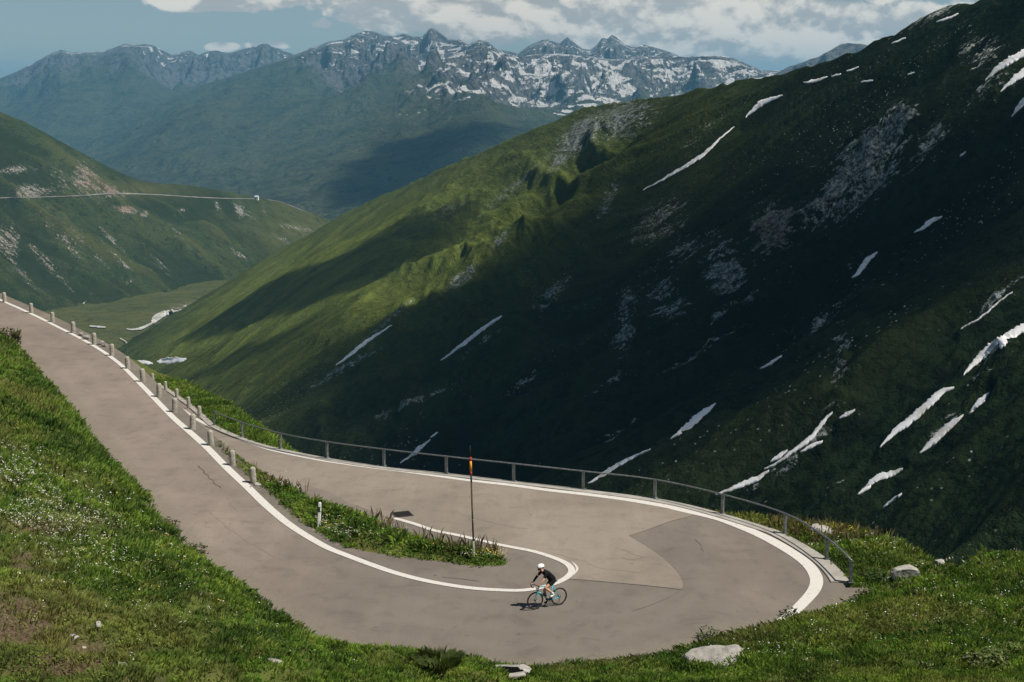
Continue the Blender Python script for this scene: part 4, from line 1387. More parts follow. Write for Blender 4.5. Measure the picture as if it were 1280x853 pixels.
M_STONE = stone_mat('weathered_granite', (.23, .215, .18), (.43, .40, .34), 9, .55, (.20, .20, .13))
M_ROCK = stone_mat('pale_rock', (.27, .255, .23), (.44, .42, .38), 4, .6)
M_ROCKG = stone_mat('grey_rock', (.19, .18, .165), (.33, .315, .29), 5, .65, (.28, .28, .20))
M_STEEL = simple('galvanised_steel', (.20, .215, .215), .55, .55, .5, .3, 12)
M_STEELD = simple('dark_weathered_steel', (.10, .115, .115), .6, .4, .4, .35, 12)

# ---- stone bollards
from mathutils import noise as mnoise
def bollard_mesh(seed):
    random.seed(seed)
    mb = MB(); bm = mb.bm
    prof = [(.142, -.35), (.142, 0), (.139, .2), (.135, .42), (.129, .60), (.113, .65), (.07, .68), (.02, .69)]
    mb.lathe(prof, 12, jit=.03)
    bmesh.ops.subdivide_edges(bm, edges=bm.edges[:], cuts=1, use_grid_fill=True)
    for v in bm.verts:
        n = mnoise.noise(v.co * 9 + Vector((seed * 3.1, 0, 0)))
        v.co.x += n * .010; v.co.y += mnoise.noise(v.co * 9 + Vector((0, seed * 5.1, 7))) * .010
    me = bpy.data.meshes.new('bollard')
    bmesh.ops.recalc_face_normals(bm, faces=bm.faces[:])
    for f in bm.faces: f.smooth = True
    bm.to_mesh(me); bm.free(); me.materials.append(M_STONE)
    return me


B_MESH = [bollard_mesh(k) for k in range(4)]
UP = [(6, 378, 'where the upper road leaves the left edge of the photo'), (39.5, 391.5, 'second along the upper road from the left edge'), (66, 403, 'third along the upper road from the left edge'),
      (92, 416.5, 'fourth along the upper road from the left edge'), (118, 431, 'beside the rubble verge, fifth along the upper road'), (140, 445, 'on the upper road, level with the far stream bed'),
      (160, 461, 'on the upper road, just left of the first lower road bollard'), (179, 477.5, 'on the upper road, overlapping the start of the lower kerb'), (199, 496.5, 'on the upper road, against the lower road line'),
      (218.5, 515.5, 'on the upper road, overlapping the lower road behind'), (241, 537, 'on the upper road, opposite the end of the handrail'), (264, 557, 'on the upper road where the reddish island plants begin'),
      (290.7, 582, 'on the upper road, second from the hairpin end of its row'), (317, 604, 'on the upper road, nearest the hairpin with rubble at its foot')]
LOW = [(175.5, 468.5, 'farthest of the row on the lower kerb'), (191, 476, 'second from the far end of the lower kerb row'), (207, 486.5, 'third from the far end of the lower kerb row'),
       (221, 496.5, 'third from the handrail in the lower kerb row'), (236, 508, 'second from the handrail in the lower kerb row'), (249.7, 520.5, 'beside the first handrail post on the lower kerb')]
first = None
for i, (u, v, where) in enumerate(UP + LOW):
    up = i < len(UP)
    q = on_z([(u, v)], zn if up else (lambda x, y: zf(x, y) + KH))[0]
    if up: q[2] = zn(q[0], q[1])
    o = bpy.data.objects.new('stone_bollard', B_MESH[i % 4]); COL.objects.link(o)
    o.location = (q[0], q[1], q[2]); o.rotation_euler = (random.uniform(-.04, .04), random.uniform(-.05, .05), random.uniform(0, 6))
    s = (1.0 if up else .86) * random.uniform(.96, 1.05); o.scale = (s, s, s * (1.04 if up else 1.08))
    tag(o, 'stone bollard ' + where, 'bollard', 'stone bollards along the upper road' if up else 'stone bollards on the lower kerb')

# ---- verge under the upper row (gravelly shoulder)
sh = NEAR_LINE[:4 + 16]
V, f = ribbon(sh, lambda s: np.interp(s, [0, .5, 1], [.62, .85, .6]), .012, zn, 1, .3)
V[:, 2] += .02 * fbm(V[:, 0] * 3, V[:, 1] * 3, 2, 3)
M_SHOULDER = asphalt('gravel_shoulder', (.17, .15, .12))
o = link('gravel_verge', np_mesh('gravel_verge', V, f), M_SHOULDER); tag(o, kind='structure')

# ---- handrail on the lower kerb
POSTS = [(267.5, 531), (303, 546), (351, 561), (409, 572.5), (480, 582.5), (558, 592), (642, 601.5), (729, 611.5), (818.5, 622.5), (903, 642), (981, 667), (1033, 699), (1063, 728)]
pp = on_z(POSTS, lambda x, y: zf(x, y) + KH)
HR = .74
rail_root = empty('guard_rail', tuple(pp[6]))
tag(rail_root, 'long grey steel handrail on square posts along the outer kerb of the hairpin', 'railing')
off = Vector(pp[6])
for i, p in enumerate(pp):
    d_ = pp[min(i + 1, len(pp) - 1)] - pp[max(i - 1, 0)]
    a = math.atan2(d_[1], d_[0])
    mb = MB()
    mb.box((0, 0, HR / 2 - .03), (.105, .095, HR + .06), bevel=.008)
    mb.box((0, 0, .012), (.2, .18, .024))
    mb.box((0, 0, HR - .01), (.125, .115, .02))
    o = mb.build('post', M_STEELD if i in (0, 11, 12) else M_STEEL, rail_root, False)
    o.location = Vector(p) - off; o.rotation_euler = (0, 0, a)
pts = resample(pp, .6)
rail_pts = []
for q in pts: rail_pts.append(Vector((q[0], q[1], q[2] + HR + .02)) - off)
mb = MB(); mb.tube(rail_pts, .032, 8); mb.build('rail', M_STEEL, rail_root)

# ---- snow pole
p = on_z([(592.5, 702)], zn)[0]; p[2] = terrain(p[:1], p[1:2], True, True)[0][0]
sp = empty('snow_pole', tuple(p)); tag(sp, 'tall thin brown snow pole with an orange band standing on the grass island', 'pole')
top = at(587.5, 557.5, p[1] - .05)
hgt = top[2] - p[2]; lean = (top[0] - p[0]) / hgt
t = NT('peeling_brown_pole'); q = t.obj(); n1 = t.noise(t.mapv(q, (1, 1, .5)), 22, 4, .7)
M_POLE = t.pbr(t.mix(t.ramp(n1, .56, .62), (.055, .036, .024), (.36, .30, .22)), .8, t.bump(n1, .4, .01))
M_SLEEVE = simple('pale_green_sleeve', (.20, .24, .16), .7); M_BLACKB = simple('black_band', (.018, .017, .016), .7)
M_ORANGE = simple('orange_band', (.78, .30, .02), .5, var=.1); M_RED = simple('red_band', (.42, .045, .015), .5, var=.1)
def seg(name, a, b, r, mat):
    mb = MB(); mb.tube([(lean * a, 0, a), (lean * b, 0, b)], r, 10); return mb.build(name, mat, sp)
H_ = hgt
seg('sleeve', -.4, .165 * H_, .036, M_SLEEVE); seg('shaft', .165 * H_, .68 * H_, .030, M_POLE); seg('black_band', .68 * H_, .745 * H_, .031, M_BLACKB)
seg('red_band', .745 * H_, .775 * H_, .035, M_RED); seg('reflective_band', .775 * H_, .865 * H_, .039, M_ORANGE); seg('red_band', .865 * H_, .90 * H_, .035, M_RED)
seg('tip_rod', .90 * H_, 1.0 * H_, .014, M_BLACKB)

# ---- delineator post
p = on_z([(398.5, 660)], zn)[0]; p[2] = terrain(p[:1], p[1:2], True, True)[0][0]
dl = empty('delineator_post', tuple(p)); dl.rotation_euler = (0, R(4), R(25)); tag(dl, 'white plastic delineator post with a black band on the island edge', 'post')
M_WPL = simple('white_plastic', (.62, .63, .60), .5, var=.12, scale=8); M_BPL = simple('black_plastic', (.02, .02, .02), .5); M_REF = simple('white_reflector', (.75, .76, .74), .3, var=.05)
mb = MB()
pr = [(-.06, -.035), (0, -.055), (.06, -.035), (.06, .03), (-.06, .03)]
rings = [[Vector((x * k, y * k, z)) for x, y in pr] for z, k in ((-.3, 1.0), (.55, .97), (.80, .95), (.90, .9), (.935, .55))]
mb.ring_loft(rings); mb.build('body', M_WPL, dl, False)
mb = MB(); mb.ring_loft([[Vector((x * 1.03, y * 1.05, z)) for x, y in pr] for z in (.56, .76)]); mb.build('black_band', M_BPL, dl, False)
mb = MB(); mb.box((.028, -.052, .665), (.045, .014, .15), Matrix.Rotation(R(20), 3, 'Z'), .004); mb.build('reflector', M_REF, dl, False)

# ---- drain grate
p = on_z([(503, 643.5)], zf)[0]; p[2] = zbase(p[:1], p[1:2])[0]
dg = empty('drain_grate', (p[0], p[1], p[2] + .012), R(20)); tag(dg, 'dark iron drain grate in the lower road beside its inner white line', 'drain grate')
M_IRON = simple('dark_iron', (.045, .04, .036), .7, .3); M_VOID = simple('hole_shade', (.006, .006, .006), 1.0, 0, 0)  # M_VOID: black that stands in for the shade inside holes
mb = MB()
for s in (-1, 1): mb.box((s * .33, 0, 0), (.06, .72, .03)); mb.box((0, s * .33, .001), (.60, .06, .03))
mb.build('frame', M_IRON, dg, False)
mb = MB()
for k in range(7): mb.box((-.24 + k * .08, 0, .002), (.035, .60, .02))
mb.build('grating', M_IRON, dg, False)
mb = MB(); mb.box((0, 0, -.006), (.6, .6, .01)); mb.build('shaft', M_VOID, dg, False)  # black plate under the bars, darkness of the shaft put into its colour

# ---- rocks
def rock(u, v, size, seed, mat, label, name='rock', flat=.6, rz=0.0, sink=.25, tilt=(0, 0), cuts=5, at_=None, group=None, face=None):
    p = on_ground(u, v) if at_ is None else np.array(at_)
    g = np.random.default_rng(seed)
    bm = bmesh.new(); bmesh.ops.create_icosphere(bm, subdivisions=4, radius=1.0)
    planes = []
    for k in range(cuts):
        n = Vector(g.normal(0, 1, 3)); n.z = abs(n.z) * .6 if k % 2 else n.z * .3; n.normalize(); planes.append((n, g.uniform(.50, .82)))
    planes.append((Vector((g.normal(0, .12), g.normal(0, .12), 1)).normalized(), .72))
    if face is not None: planes.append((Vector(face[:3]).normalized(), face[3]))
    for vt in bm.verts:
        c = vt.co
        for n, d in planes:
            e = c.dot(n) - d
            if e > 0: c -= n * e * .92
        o3 = Vector((seed * 1.7, seed * .3, 0))
        c *= 1 + .10 * mnoise.noise(c * 1.6 + o3) + .05 * mnoise.noise(c * 4 + o3) + .025 * mnoise.noise(c * 11 + o3)
    sx, sy = size if isinstance(size, tuple) else (size, size * .8)
    sz = flat * min(sx, sy)
    for vt in bm.verts: vt.co = Vector((vt.co.x * sx, vt.co.y * sy, vt.co.z * sz))
    me = bpy.data.meshes.new(name)
    for f in bm.faces: f.smooth = False
    bm.to_mesh(me); bm.free(); me.materials.append(mat)
    o = bpy.data.objects.new(name, me); COL.objects.link(o)
    o.location = (p[0], p[1], p[2] + sz * (1 - 2 * sink) * .6); o.rotation_euler = (tilt[0], tilt[1], rz)
    tag(o, label, 'rock', group)
    return o


rock(898, 826, (.98, .62), 3, M_ROCKG, 'large flat grey slab of rock in the grass just below the road', 'boulder', .62, .16, .34, (0, 0), 6, face=(-.05, -.42, .90, .30))
rock(1134, 724, (.58, .42), 5, M_ROCK, 'rounded pale boulder on the knoll right of the handrail end', 'boulder', .85, .3, .22)
q = on_ground(1022, 664); rock(0, 0, (.55, .40), 8, M_ROCK, 'pale rock sunk in the grass behind the handrail', 'rock', .7, -.4, .35, at_=q + np.array([0, -.2, .0]))
rock(92, 801, (.17, .12), 11, M_ROCK, 'bright white stone lying on the bare patch at lower left', 'rock', .6, -.5, .15, (.2, 0))
rock(123, 786, (.09, .12), 12, M_ROCK, 'upright pale stone right of the bright white stone', 'rock', .8, .4, .15)
rock(155, 834, (.13, .07), 13, M_ROCK, 'small thin pale stone below the bright white stone', 'rock', .5, -.4, .2)
rock(105, 814, (.055, .045), 14, M_ROCK, 'tiny pale pebble under the bright white stone', 'rock', .7, 0, .2)
rock(342, 828, (.20, .11), 15, M_ROCKG, 'low grey stone in the grass near the bottom of the road bend', 'rock', .6, 0, .3)
rock(1174, 705, (.22, .16), 16, M_ROCK, 'small pale rock in the notch between the two grassy knolls', 'rock', .7, 0, .3)
rock(1104, 726, (.26, .18), 17, M_ROCKG, 'dark grey stone beside the end of the apron', 'rock', .6, 0.5, .3)
_r = on_z([(322, 607)], zn)[0]
for k, (dx, dy, s, lb) in enumerate([(0, 0, .17, 'largest rubble stone at the foot of the nearest bollard'), (.32, -.12, .11, 'middle rubble stone beside the nearest bollard, towards the island'), (-.22, -.25, .08, 'smallest rubble stone beside the white line by the nearest bollard')]):
    rock(0, 0, (s, s * .8), 30 + k, M_ROCK, lb, 'rubble_stone', .7, k, .15, at_=(_r[0] + dx, _r[1] + dy, zn(_r[0] + dx, _r[1] + dy)), group='rubble at the nearest bollard')
_n = 0
RUB = ['broad pale slab in the rubble behind the fifth bollard', 'grey block in the rubble right of the fifth bollard', 'small grey stone in the rubble left of the sixth bollard', 'flat pale stone in the rubble before the sixth bollard', 'dark lump at the far end of the rubble verge']
for (u, v, s), lb in zip([(107.5, 418.5, .27), (126, 425, .22), (131, 428, .17), (128.5, 428, .13), (101, 414, .2)], RUB):
    q = on_z([(u, v)], lambda x, y: zn(x, y) + .3)[0]
    rock(0, 0, (s, s * .7), 50 + _n, M_ROCKG, lb, 'rubble_stone', .7, _n, .1, at_=(q[0], q[1], q[2] - .2), group='rubble beyond the upper road'); _n += 1

# ---- stone drain mouth at the bottom of the bend
c = on_ground(638, 842)
dr = empty('stone_drain', tuple(c)); dr.scale = (.74, .74, .74); tag(dr, 'dark drain mouth framed by pale stone slabs in the grass below the bend', 'drain')
def slab(name, loc, size, rot, mat, seed):
    bm = bmesh.new(); bmesh.ops.create_cube(bm, size=1.0)
    bmesh.ops.bevel(bm, geom=bm.edges[:], offset=.12, segments=2, affect='EDGES'); bmesh.ops.triangulate(bm, faces=bm.faces[:]); bmesh.ops.subdivide_edges(bm, edges=bm.edges[:], cuts=2)
    for v in bm.verts:
        v.co *= 1 + .30 * mnoise.noise(v.co * 2.2 + Vector((seed, 0, 0))) + .14 * mnoise.noise(v.co * 5 + Vector((seed, 3, 0)))
        v.co = Vector((v.co.x * size[0], v.co.y * size[1], v.co.z * size[2]))
    me = bpy.data.meshes.new(name); bm.to_mesh(me); bm.free()
    o = link(name, me, mat, dr); o.location = loc; o.rotation_euler = rot; return o
slab('opening_shade', (-.06, .02, .04), (.95, .36, .20), (R(18), 0, R(3)), M_VOID, 9)  # solid black slab, shade of the drain mouth put into its colour
slab('slab', (-.02, .27, .12), (1.0, .16, .07), (R(8), R(2), R(2)), M_ROCKG, 1)
slab('slab', (.48, .12, .10), (.42, .30, .09), (R(14), R(12), R(-28)), M_ROCK, 2)
slab('slab', (.22, -.22, .02), (.55, .20, .08), (R(16), R(-6), R(8)), M_ROCK, 3)
slab('slab', (-.50, -.24, .02), (.42, .22, .09), (R(16), R(10), R(-14)), M_ROCK, 4)
slab('slab', (-.62, .02, .08), (.30, .16, .08), (R(10), 0, R(-5)), M_ROCK, 5)

# ---- single plants one can point to
def plant(u, v, hgt, rad, n, size, col, label, seed, stems=True, tuft=False, name='leafy_plant', p=None):
    p = on_ground(u, v) if p is None else p
    V, f, C = leaves(np.zeros(1), np.zeros(1), np.zeros(1), np.array([hgt]), np.array([size]), np.array([col]), n, np.array([rad]), seed, 1.0)
    root = empty(name, tuple(p)); tag(root, label, 'plant')
    if tuft:
        V2, f2, C2 = blades(np.zeros(1), np.zeros(1), np.zeros(1), np.array([hgt]), np.array([.018]), np.array([.7]), np.array([col]), n, np.array([rad]), seed)
        o = link('blades', np_mesh('blades', V2, f2, False, None, {'tint': C2}), M_LEAF, root)
        return root
    V2, f2, C2 = blades(np.zeros(1), np.zeros(1), np.zeros(1), np.array([hgt * .85]), np.array([.02]), np.array([.5]), np.array([(.06, .06, .025)]), max(6, n // 12), np.array([rad * .7]), seed + 1)
    V, f, C = merge([(V, f, C), (V2, f2, C2)])
    link('foliage', np_mesh('foliage', V, f, False, None, {'tint': C}), M_LEAF, root)
    return root


G1, G2, G3 = (.075, .11, .028), (.035, .06, .014), (.12, .15, .05)
plant(1238, 832, .40, .55, 170, .075, G3, 'broad-leaved pale green plant at the lower right corner', 1)
plant(1262, 818, .30, .34, 70, .07, G3, 'smaller broad-leaved plant above the lower right corner one', 2)
plant(1213, 828, .26, .22, 34, .09, (.16, .18, .10), 'pale grey-green rosette left of the broad-leaved plant', 3)
plant(1156, 838, .18, .20, 30, .06, G3, 'low rosette of pale leaves in the right-hand grass', 4)
plant(886, 800, .42, .38, 150, .05, G1, 'bushy green weed at the road edge above the grey slab', 5)
plant(1090, 727, .50, .50, 320, .05, (.045, .085, .018), 'dense bright green bush at the foot of the last handrail post', 6)
plant(548, 833, .26, .50, 420, .04, (.07, .095, .026), 'dark tussock of long grass at the bottom of the bend', 7, tuft=True, name='grass_tussock')
plant(525, 836, .18, .32, 220, .035, (.075, .10, .028), 'lower grass tussock left of the dark one', 8, tuft=True, name='grass_tussock')
plant(8, 428, 1.3, .95, 420, .10, (.06, .062, .022), 'reddish green shrub at the left edge beside the upper road', 9, p=np.append(on_z([(7, 434)], zn)[0][:2], zn(*on_z([(7, 434)], zn)[0][:2])))
plant(212, 660, .4, .4, 90, .06, (.07, .07, .03), 'brownish weed hanging over the road edge on the left slope', 10)
plant(245, 694, .45, .45, 120, .06, (.07, .075, .028), 'straggly weed at the road edge below the brownish one', 11)
plant(985, 772, .35, .28, 70, .05, (.05, .06, .02), 'small dark weed where the white line meets the grass', 12)
plant(1076, 747, .32, .22, 60, .045, (.08, .06, .03), 'reddish weed at the tip of the apron', 13)

# ---- white hut by the far road
hp = hill_pt(321.5, 248.6)[0]
hut = empty('white_hut', tuple(hp + np.array([0, -6, 0])), R(-12)); tag(hut, 'tiny white hut beside the far road at the shoulder of the hillside', 'hut')
M_WALLW = simple('white_render', (.72, .71, .68), .8, var=.05, scale=.5); M_DOOR = simple('dark_door', (.08, .06, .05), .7); M_ROOFP = simple('pale_tin_roof', (.60, .60, .58), .5, var=.08, scale=.5)
mb = MB(); mb.ring_loft([[Vector((sx, sy, z)) for sx, sy in ((-5, -3.5), (5, -3.5), (5, 3.5), (-5, 3.5))] for z in (-4, 6)])
for s in (-5, 5): mb.bm.faces.new([mb.bm.verts.new(q) for q in ((s * .999, -3.5, 6), (s * .999, 3.5, 6), (s * .999, 0, 8.6))])
mb.build('wall', M_WALLW, hut, False)
mb = MB()
for s in (-1, 1): mb.box((0, s * 2.05, 7.35), (11.2, 5.0, .3), Matrix.Rotation(-s * R(36.6), 3, 'X'))
mb.build('roof', M_ROOFP, hut, False)
mb = MB(); mb.box((-2.2, -3.55, 1.2), (2.2, .2, 4.2)); mb.build('door', M_DOOR, hut, False)
for x in (.8, 3.2): mb = MB(); mb.box((x, -3.55, 2.8), (1.2, .2, 1.6)); mb.build('window', M_DOOR, hut, False)

# ---- snow patches lying in the gullies
t = NT('old_snow'); q = t.geo(); n1 = t.noise(q, .10, 6, .68)
M_SNOW = t.pbr(t.mix(t.ramp(n1, .36, .56), (.50, .485, .455), (.82, .825, .83)), .8, t.bump(n1, .4, 1.5), spec=.2)


from mathutils.bvhtree import BVHTree
_bv = BVHTree.FromPolygons([tuple(v) for v in RIGHT_INFO[0].tolist()], [tuple(q) for q in f_right.tolist()])
def RIGHT_SURF(u, v):
    """where the line of sight through a picture point first meets the slope."""
    out = []
    for x, y in zip(np.atleast_1d(u), np.atleast_1d(v)):
        rx, rz = ray(x, y); d = Vector((float(rx), 1.0, float(rz))).normalized()
        loc, n, i, ds = _bv.ray_cast(Vector((0, 0, CAMZ)) + d * 150, d)
        out.append(tuple(loc) if loc is not None else (np.nan,) * 3)
    return np.array(out), None


def snow_patch(pts, label, surf, seed, lift=2.2, group='old snow in the gullies of the dark slope', grow=1.25):
    P = np.array(pts, float)
    n = max(14, int(np.linalg.norm(P[-1, :2] - P[0, :2]) / 1.3))
    Q = resample(P, np.linalg.norm(np.diff(P[:, :2], axis=0), axis=1).sum() / n)
    d = np.gradient(Q[:, :2], axis=0); d /= np.linalg.norm(d, axis=1)[:, None]
    nn = np.stack([-d[:, 1], d[:, 0]], -1)
    s = np.linspace(0, 1, len(Q))
    w = Q[:, 2] * grow * (1 + .24 * fbm(s * len(Q) * .3, s * 0 + seed, 3, seed)) ; w = np.maximum(w * (np.sin(np.clip(s * .96 + .02, 0, 1) * math.pi) ** .35), .3)
    sh_ = .9 * noise2(s * len(Q) * .16, s * 0 + seed * 1.3, seed + 4)
    js = (-.5, -.3, 0, .3, .5); rows = []
    wob = [.16 * w * noise2(s * len(Q) * .5, s * 0 + k * 9.1 + seed, 40 + k) for k in range(5)]
    for k, j in enumerate(js):
        c = Q[:, :2] + nn * (w * j + sh_ + (wob[k] if k in (0, 4) else 0))[:, None]
        R_ = surf(c[:, 0], c[:, 1])[0]
        R_[:, 2] += lift * (1.0 if k in (1, 2, 3) else .55); R_[:, 1] -= lift * .6
        rows.append(R_)
    V = np.stack(rows, 1)
    bad = np.isnan(V).any(axis=(1, 2)); V = V[~bad]
    if len(V) < 3: return None
    # pull stragglers that slipped past a fold back to the run of the patch
    med = np.median(V[:, :, 1], axis=1, keepdims=True); k5 = np.array([np.median(med[max(0, i - 4):i + 5]) for i in range(len(med))])[:, None]
    off_ = (V[:, :, 1] - k5); lim_ = .012 * k5; newY = k5 + np.clip(off_, -lim_, lim_)
    V = np.stack([V[:, :, 0] * newY / V[:, :, 1], newY, CAMZ + (V[:, :, 2] - CAMZ) * newY / V[:, :, 1]], -1)
    low = V[:, [4, 0]].copy(); low[:, :, 2] -= lift * 2.4; low[:, :, 1] += lift * 1.2
    V = np.concatenate([V, low], 1)               # closed section: five on top, two below the ground
    m = V.shape[1]; N = len(V)
    i = np.arange(N - 1)[:, None] * m; k = np.arange(m)[None, :]; k2 = (k + 1) % m
    Fq = np.stack([i + k, i + k2, i + m + k2, i + m + k], -1).reshape(-1, 4)
    c0 = V.reshape(-1, 3).mean(0)
    me = np_mesh('snow_patch', V.reshape(-1, 3) - c0, Fq)
    bm = bmesh.new(); bm.from_mesh(me); bm.verts.ensure_lookup_table()
    bm.faces.new([bm.verts[j] for j in range(m)]); bm.faces.new([bm.verts[(N - 1) * m + j] for j in range(m)])
    bmesh.ops.recalc_face_normals(bm, faces=bm.faces[:]); bm.to_mesh(me); bm.free()
    o = link('snow_patch', me, M_SNOW); o.location = c0
    tag(o, label, 'snow patch', group); return o


for i, (pts, lb) in enumerate(SNOW):
    snow_patch(pts, lb, RIGHT_SURF, i + 1, .5, grow=.86)
for i, (pts, lb) in enumerate(SNOW_LOW):
    snow_patch(pts, lb, RIGHT_SURF, 61 + i, .8, 'old snow in the valley bottom')
# ================================================================== RIDER AND BICYCLE
bike_uv = on_z([(684, 759.5)], z0f)[0]
YAW = R(27)
bike = empty('road_bicycle', (bike_uv[0], bike_uv[1], zbase(bike_uv[:1], bike_uv[1:2])[0] + .004), YAW)
bike.scale = (.87, .87, .87)
tag(bike, 'turquoise road bicycle with black wheels ridden through the hairpin', 'bicycle')
M_TEAL = simple('turquoise_paint', (.03, .40, .46), .35, 0, .5, .12, 6); M_TYRE = simple('black_rubber', (.015, .015, .016), .7); M_RIM = simple('black_alloy', (.03, .03, .032), .4, .4)
M_SPOKE = simple('spoke_steel', (.35, .35, .36), .4, .8); M_BLK = simple('black_fittings', (.02, .02, .022), .5); M_SADDLE = simple('black_saddle', (.02, .018, .018), .5); M_BOTTLE = simple('dark_bottle', (.03, .05, .06), .4)
RW, FW, RAD = (.49, 0, .335), (-.50, 0, .335), .335
BB = (.085, 0, .27); ST_ = (.235, 0, .80); SD = (.265, 0, .93); HT, HB_ = (-.345, 0, .83), (-.395, 0, .665)
for c in (FW, RW):
    mb = MB(); mb.torus(c, RAD - .018, .017, n=56, m=10); wh = mb.build('wheel', M_TYRE, bike)
    mb = MB(); mb.torus(c, RAD - .045, .016, n=56, m=8); mb.build('rim', M_RIM, wh)
    mb = MB()
    for k in range(20):
        a = 2 * math.pi * k / 20; s = .03 * (-1) ** k
        mb.tube([(c[0] + .02 * math.cos(a + .6), s, c[2] + .02 * math.sin(a + .6)), (c[0] + (RAD - .05) * math.cos(a), 0, c[2] + (RAD - .05) * math.sin(a))], .0014, 4)
    mb.build('spokes', M_SPOKE, wh)
    mb = MB(); mb.tube([(c[0], -.05, c[2]), (c[0], .05, c[2])], .022, 12); mb.build('hub', M_BLK, wh)
mb = MB()
mb.tube([BB, ST_], .018, 10); mb.tube([HT, ST_], .018, 10); mb.tube([HB_, BB], [.024, .022], 10); mb.tube([HT, HB_], .022, 10)
for s in (-1, 1):
    mb.tube([(BB[0], .03 * s, BB[2]), (.30, .05 * s, .30), (RW[0], .062 * s, RW[2])], [.013, .012, .009], 8); mb.tube([(ST_[0], .02 * s, ST_[2] - .04), (RW[0], .062 * s, RW[2])], .009, 8)
mb.tube([(BB[0], -.04, BB[2]), (BB[0], .04, BB[2])], .026, 12)
mb.build('frame', M_TEAL, bike)
mb = MB()
for s in (-1, 1): mb.tube([(HB_[0] - .002, .012 * s, HB_[2] + .01), (HB_[0] - .02, .045 * s, HB_[2] - .05), (-.452, .056 * s, .46), (FW[0], .055 * s, FW[2])], [.017, .016, .013, .010], 8)
mb.build('fork', M_TEAL, bike)
mb = MB(); mb.tube([ST_, SD], .0145, 10); mb.build('seat_post', M_BLK, bike)
mb = MB()
rings = []
for x, w_, h_, z_ in [(.40, .06, .02, .955), (.36, .075, .026, .953), (.30, .06, .03, .948), (.22, .03, .03, .946), (.15, .018, .022, .945), (.13, .01, .012, .942)]:
    rings.append([Vector((x, w_ * math.cos(a), z_ + h_ * math.sin(a) * .6)) for a in [2 * math.pi * k / 12 for k in range(12)]])
mb.ring_loft(rings); mb.build('saddle', M_SADDLE, bike)
mb = MB()
mb.tube([HT, (-.335, 0, .865)], .017, 8); mb.tube([(-.335, 0, .862), (-.43, 0, .885)], .016, 8)
hb_pts = []
for s in (-1, 1):
    mb.tube([(-.43, 0, .885), (-.432, .12 * s, .885), (-.437, .19 * s, .884), (-.465, .205 * s, .882), (-.515, .208 * s, .872), (-.545, .209 * s, .83), (-.535, .211 * s, .78), (-.49, .213 * s, .755), (-.435, .215 * s, .755)], .0135, 8)
mb.build('handlebar', M_BLK, bike)
for s in (-1, 1):
    mb = MB(); mb.tube([(-.505, .208 * s, .878), (-.55, .208 * s, .895), (-.572, .208 * s, .92)], [.016, .017, .012], 8); mb.tube([(-.565, .208 * s, .90), (-.572, .210 * s, .85), (-.555, .212 * s, .79)], .006, 6); mb.build('brake_lever', M_BLK, bike)
mb = MB(); mb.torus((BB[0], -.048, BB[2]), .088, .006, n=32, m=6); mb.torus((BB[0], -.048, BB[2]), .06, .005, n=28, m=6); 
for k in range(5):
    a = 2 * math.pi * k / 5; mb.tube([(BB[0], -.048, BB[2]), (BB[0] + .088 * math.cos(a), -.048, BB[2] + .088 * math.sin(a))], .007, 6)
mb.build('chainring', M_BLK, bike)
PEDL = Vector((BB[0] + .085, -.11, BB[2] + .147)); PEDR = Vector((BB[0] - .085, .11, BB[2] - .147))
for s, pd in ((-1, PEDL), (1, PEDR)):
    mb = MB(); mb.tube([(BB[0], .065 * s, BB[2]), (pd.x, .07 * s, pd.z)], [.013, .010], 8); cr = mb.build('crank', M_BLK, bike)
    mb = MB(); mb.box((pd.x, pd.y, pd.z), (.09, .085, .018), bevel=.005); mb.build('pedal', M_BLK, cr)
mb = MB(); 
for r_, y_ in ((.048, -.045), (.038, -.040), (.03, -.035)): mb.torus((RW[0], y_, RW[2]), r_, .006, n=24, m=6)
mb.build('cassette', M_SPOKE, bike)
mb = MB(); mb.tube([(RW[0] + .005, -.06, RW[2] - .03), (RW[0] - .01, -.062, RW[2] - .10), (RW[0] - .04, -.06, RW[2] - .17)], [.012, .010, .012], 8); mb.build('derailleur', M_BLK, bike)
mb = MB(); mb.tube([(BB[0], -.048, BB[2] + .088), (RW[0], -.045, RW[2] + .048)], .004, 5); mb.tube([(BB[0], -.048, BB[2] - .088), (RW[0] - .04, -.055, RW[2] - .175)], .004, 5); mb.build('chain', M_BLK, bike)
d1 = Vector(HB_) - Vector(BB); d1.normalize()
mb = MB(); b0 = Vector(BB) + d1 * .20 + Vector((.035, 0, .045)); mb.tube([b0, b0 + d1 * .14, b0 + d1 * .165, b0 + d1 * .19], [.036, .036, .022, .018], 12); mb.build('bottle', M_BOTTLE, bike)

# ---- the rider: one skinned body, clothes over it
person = empty('person', tuple(bike.location), YAW); person.scale = bike.scale
tag(person, 'cyclist in black jersey and shorts with a white helmet, leaning over the handlebar', 'person')
M_SKIN = simple('skin', (.50, .29, .20), .55, 0, .3, .08, 8); M_JERSEY = simple('black_jersey', (.012, .011, .012), .9, 0, .08, .3, 14, .3); M_SHORTS = simple('black_shorts', (.008, .008, .009), .8, 0, .1)
M_SHOE = simple('white_shoe', (.78, .78, .76), .45, var=.05); M_SHOED = simple('black_shoe', (.02, .02, .02), .5); M_SOCK = simple('white_sock', (.72, .72, .70), .8); M_HELM = simple('white_helmet', (.80, .79, .76), .35, var=.04); M_HAIR = simple('dark_hair', (.03, .022, .016), .7)
M_GLASS = simple('dark_lens', (.015, .015, .018), .2); M_GLOVE = simple('black_glove', (.02, .02, .02), .8); M_LIP = simple('lips', (.36, .16, .12), .5)


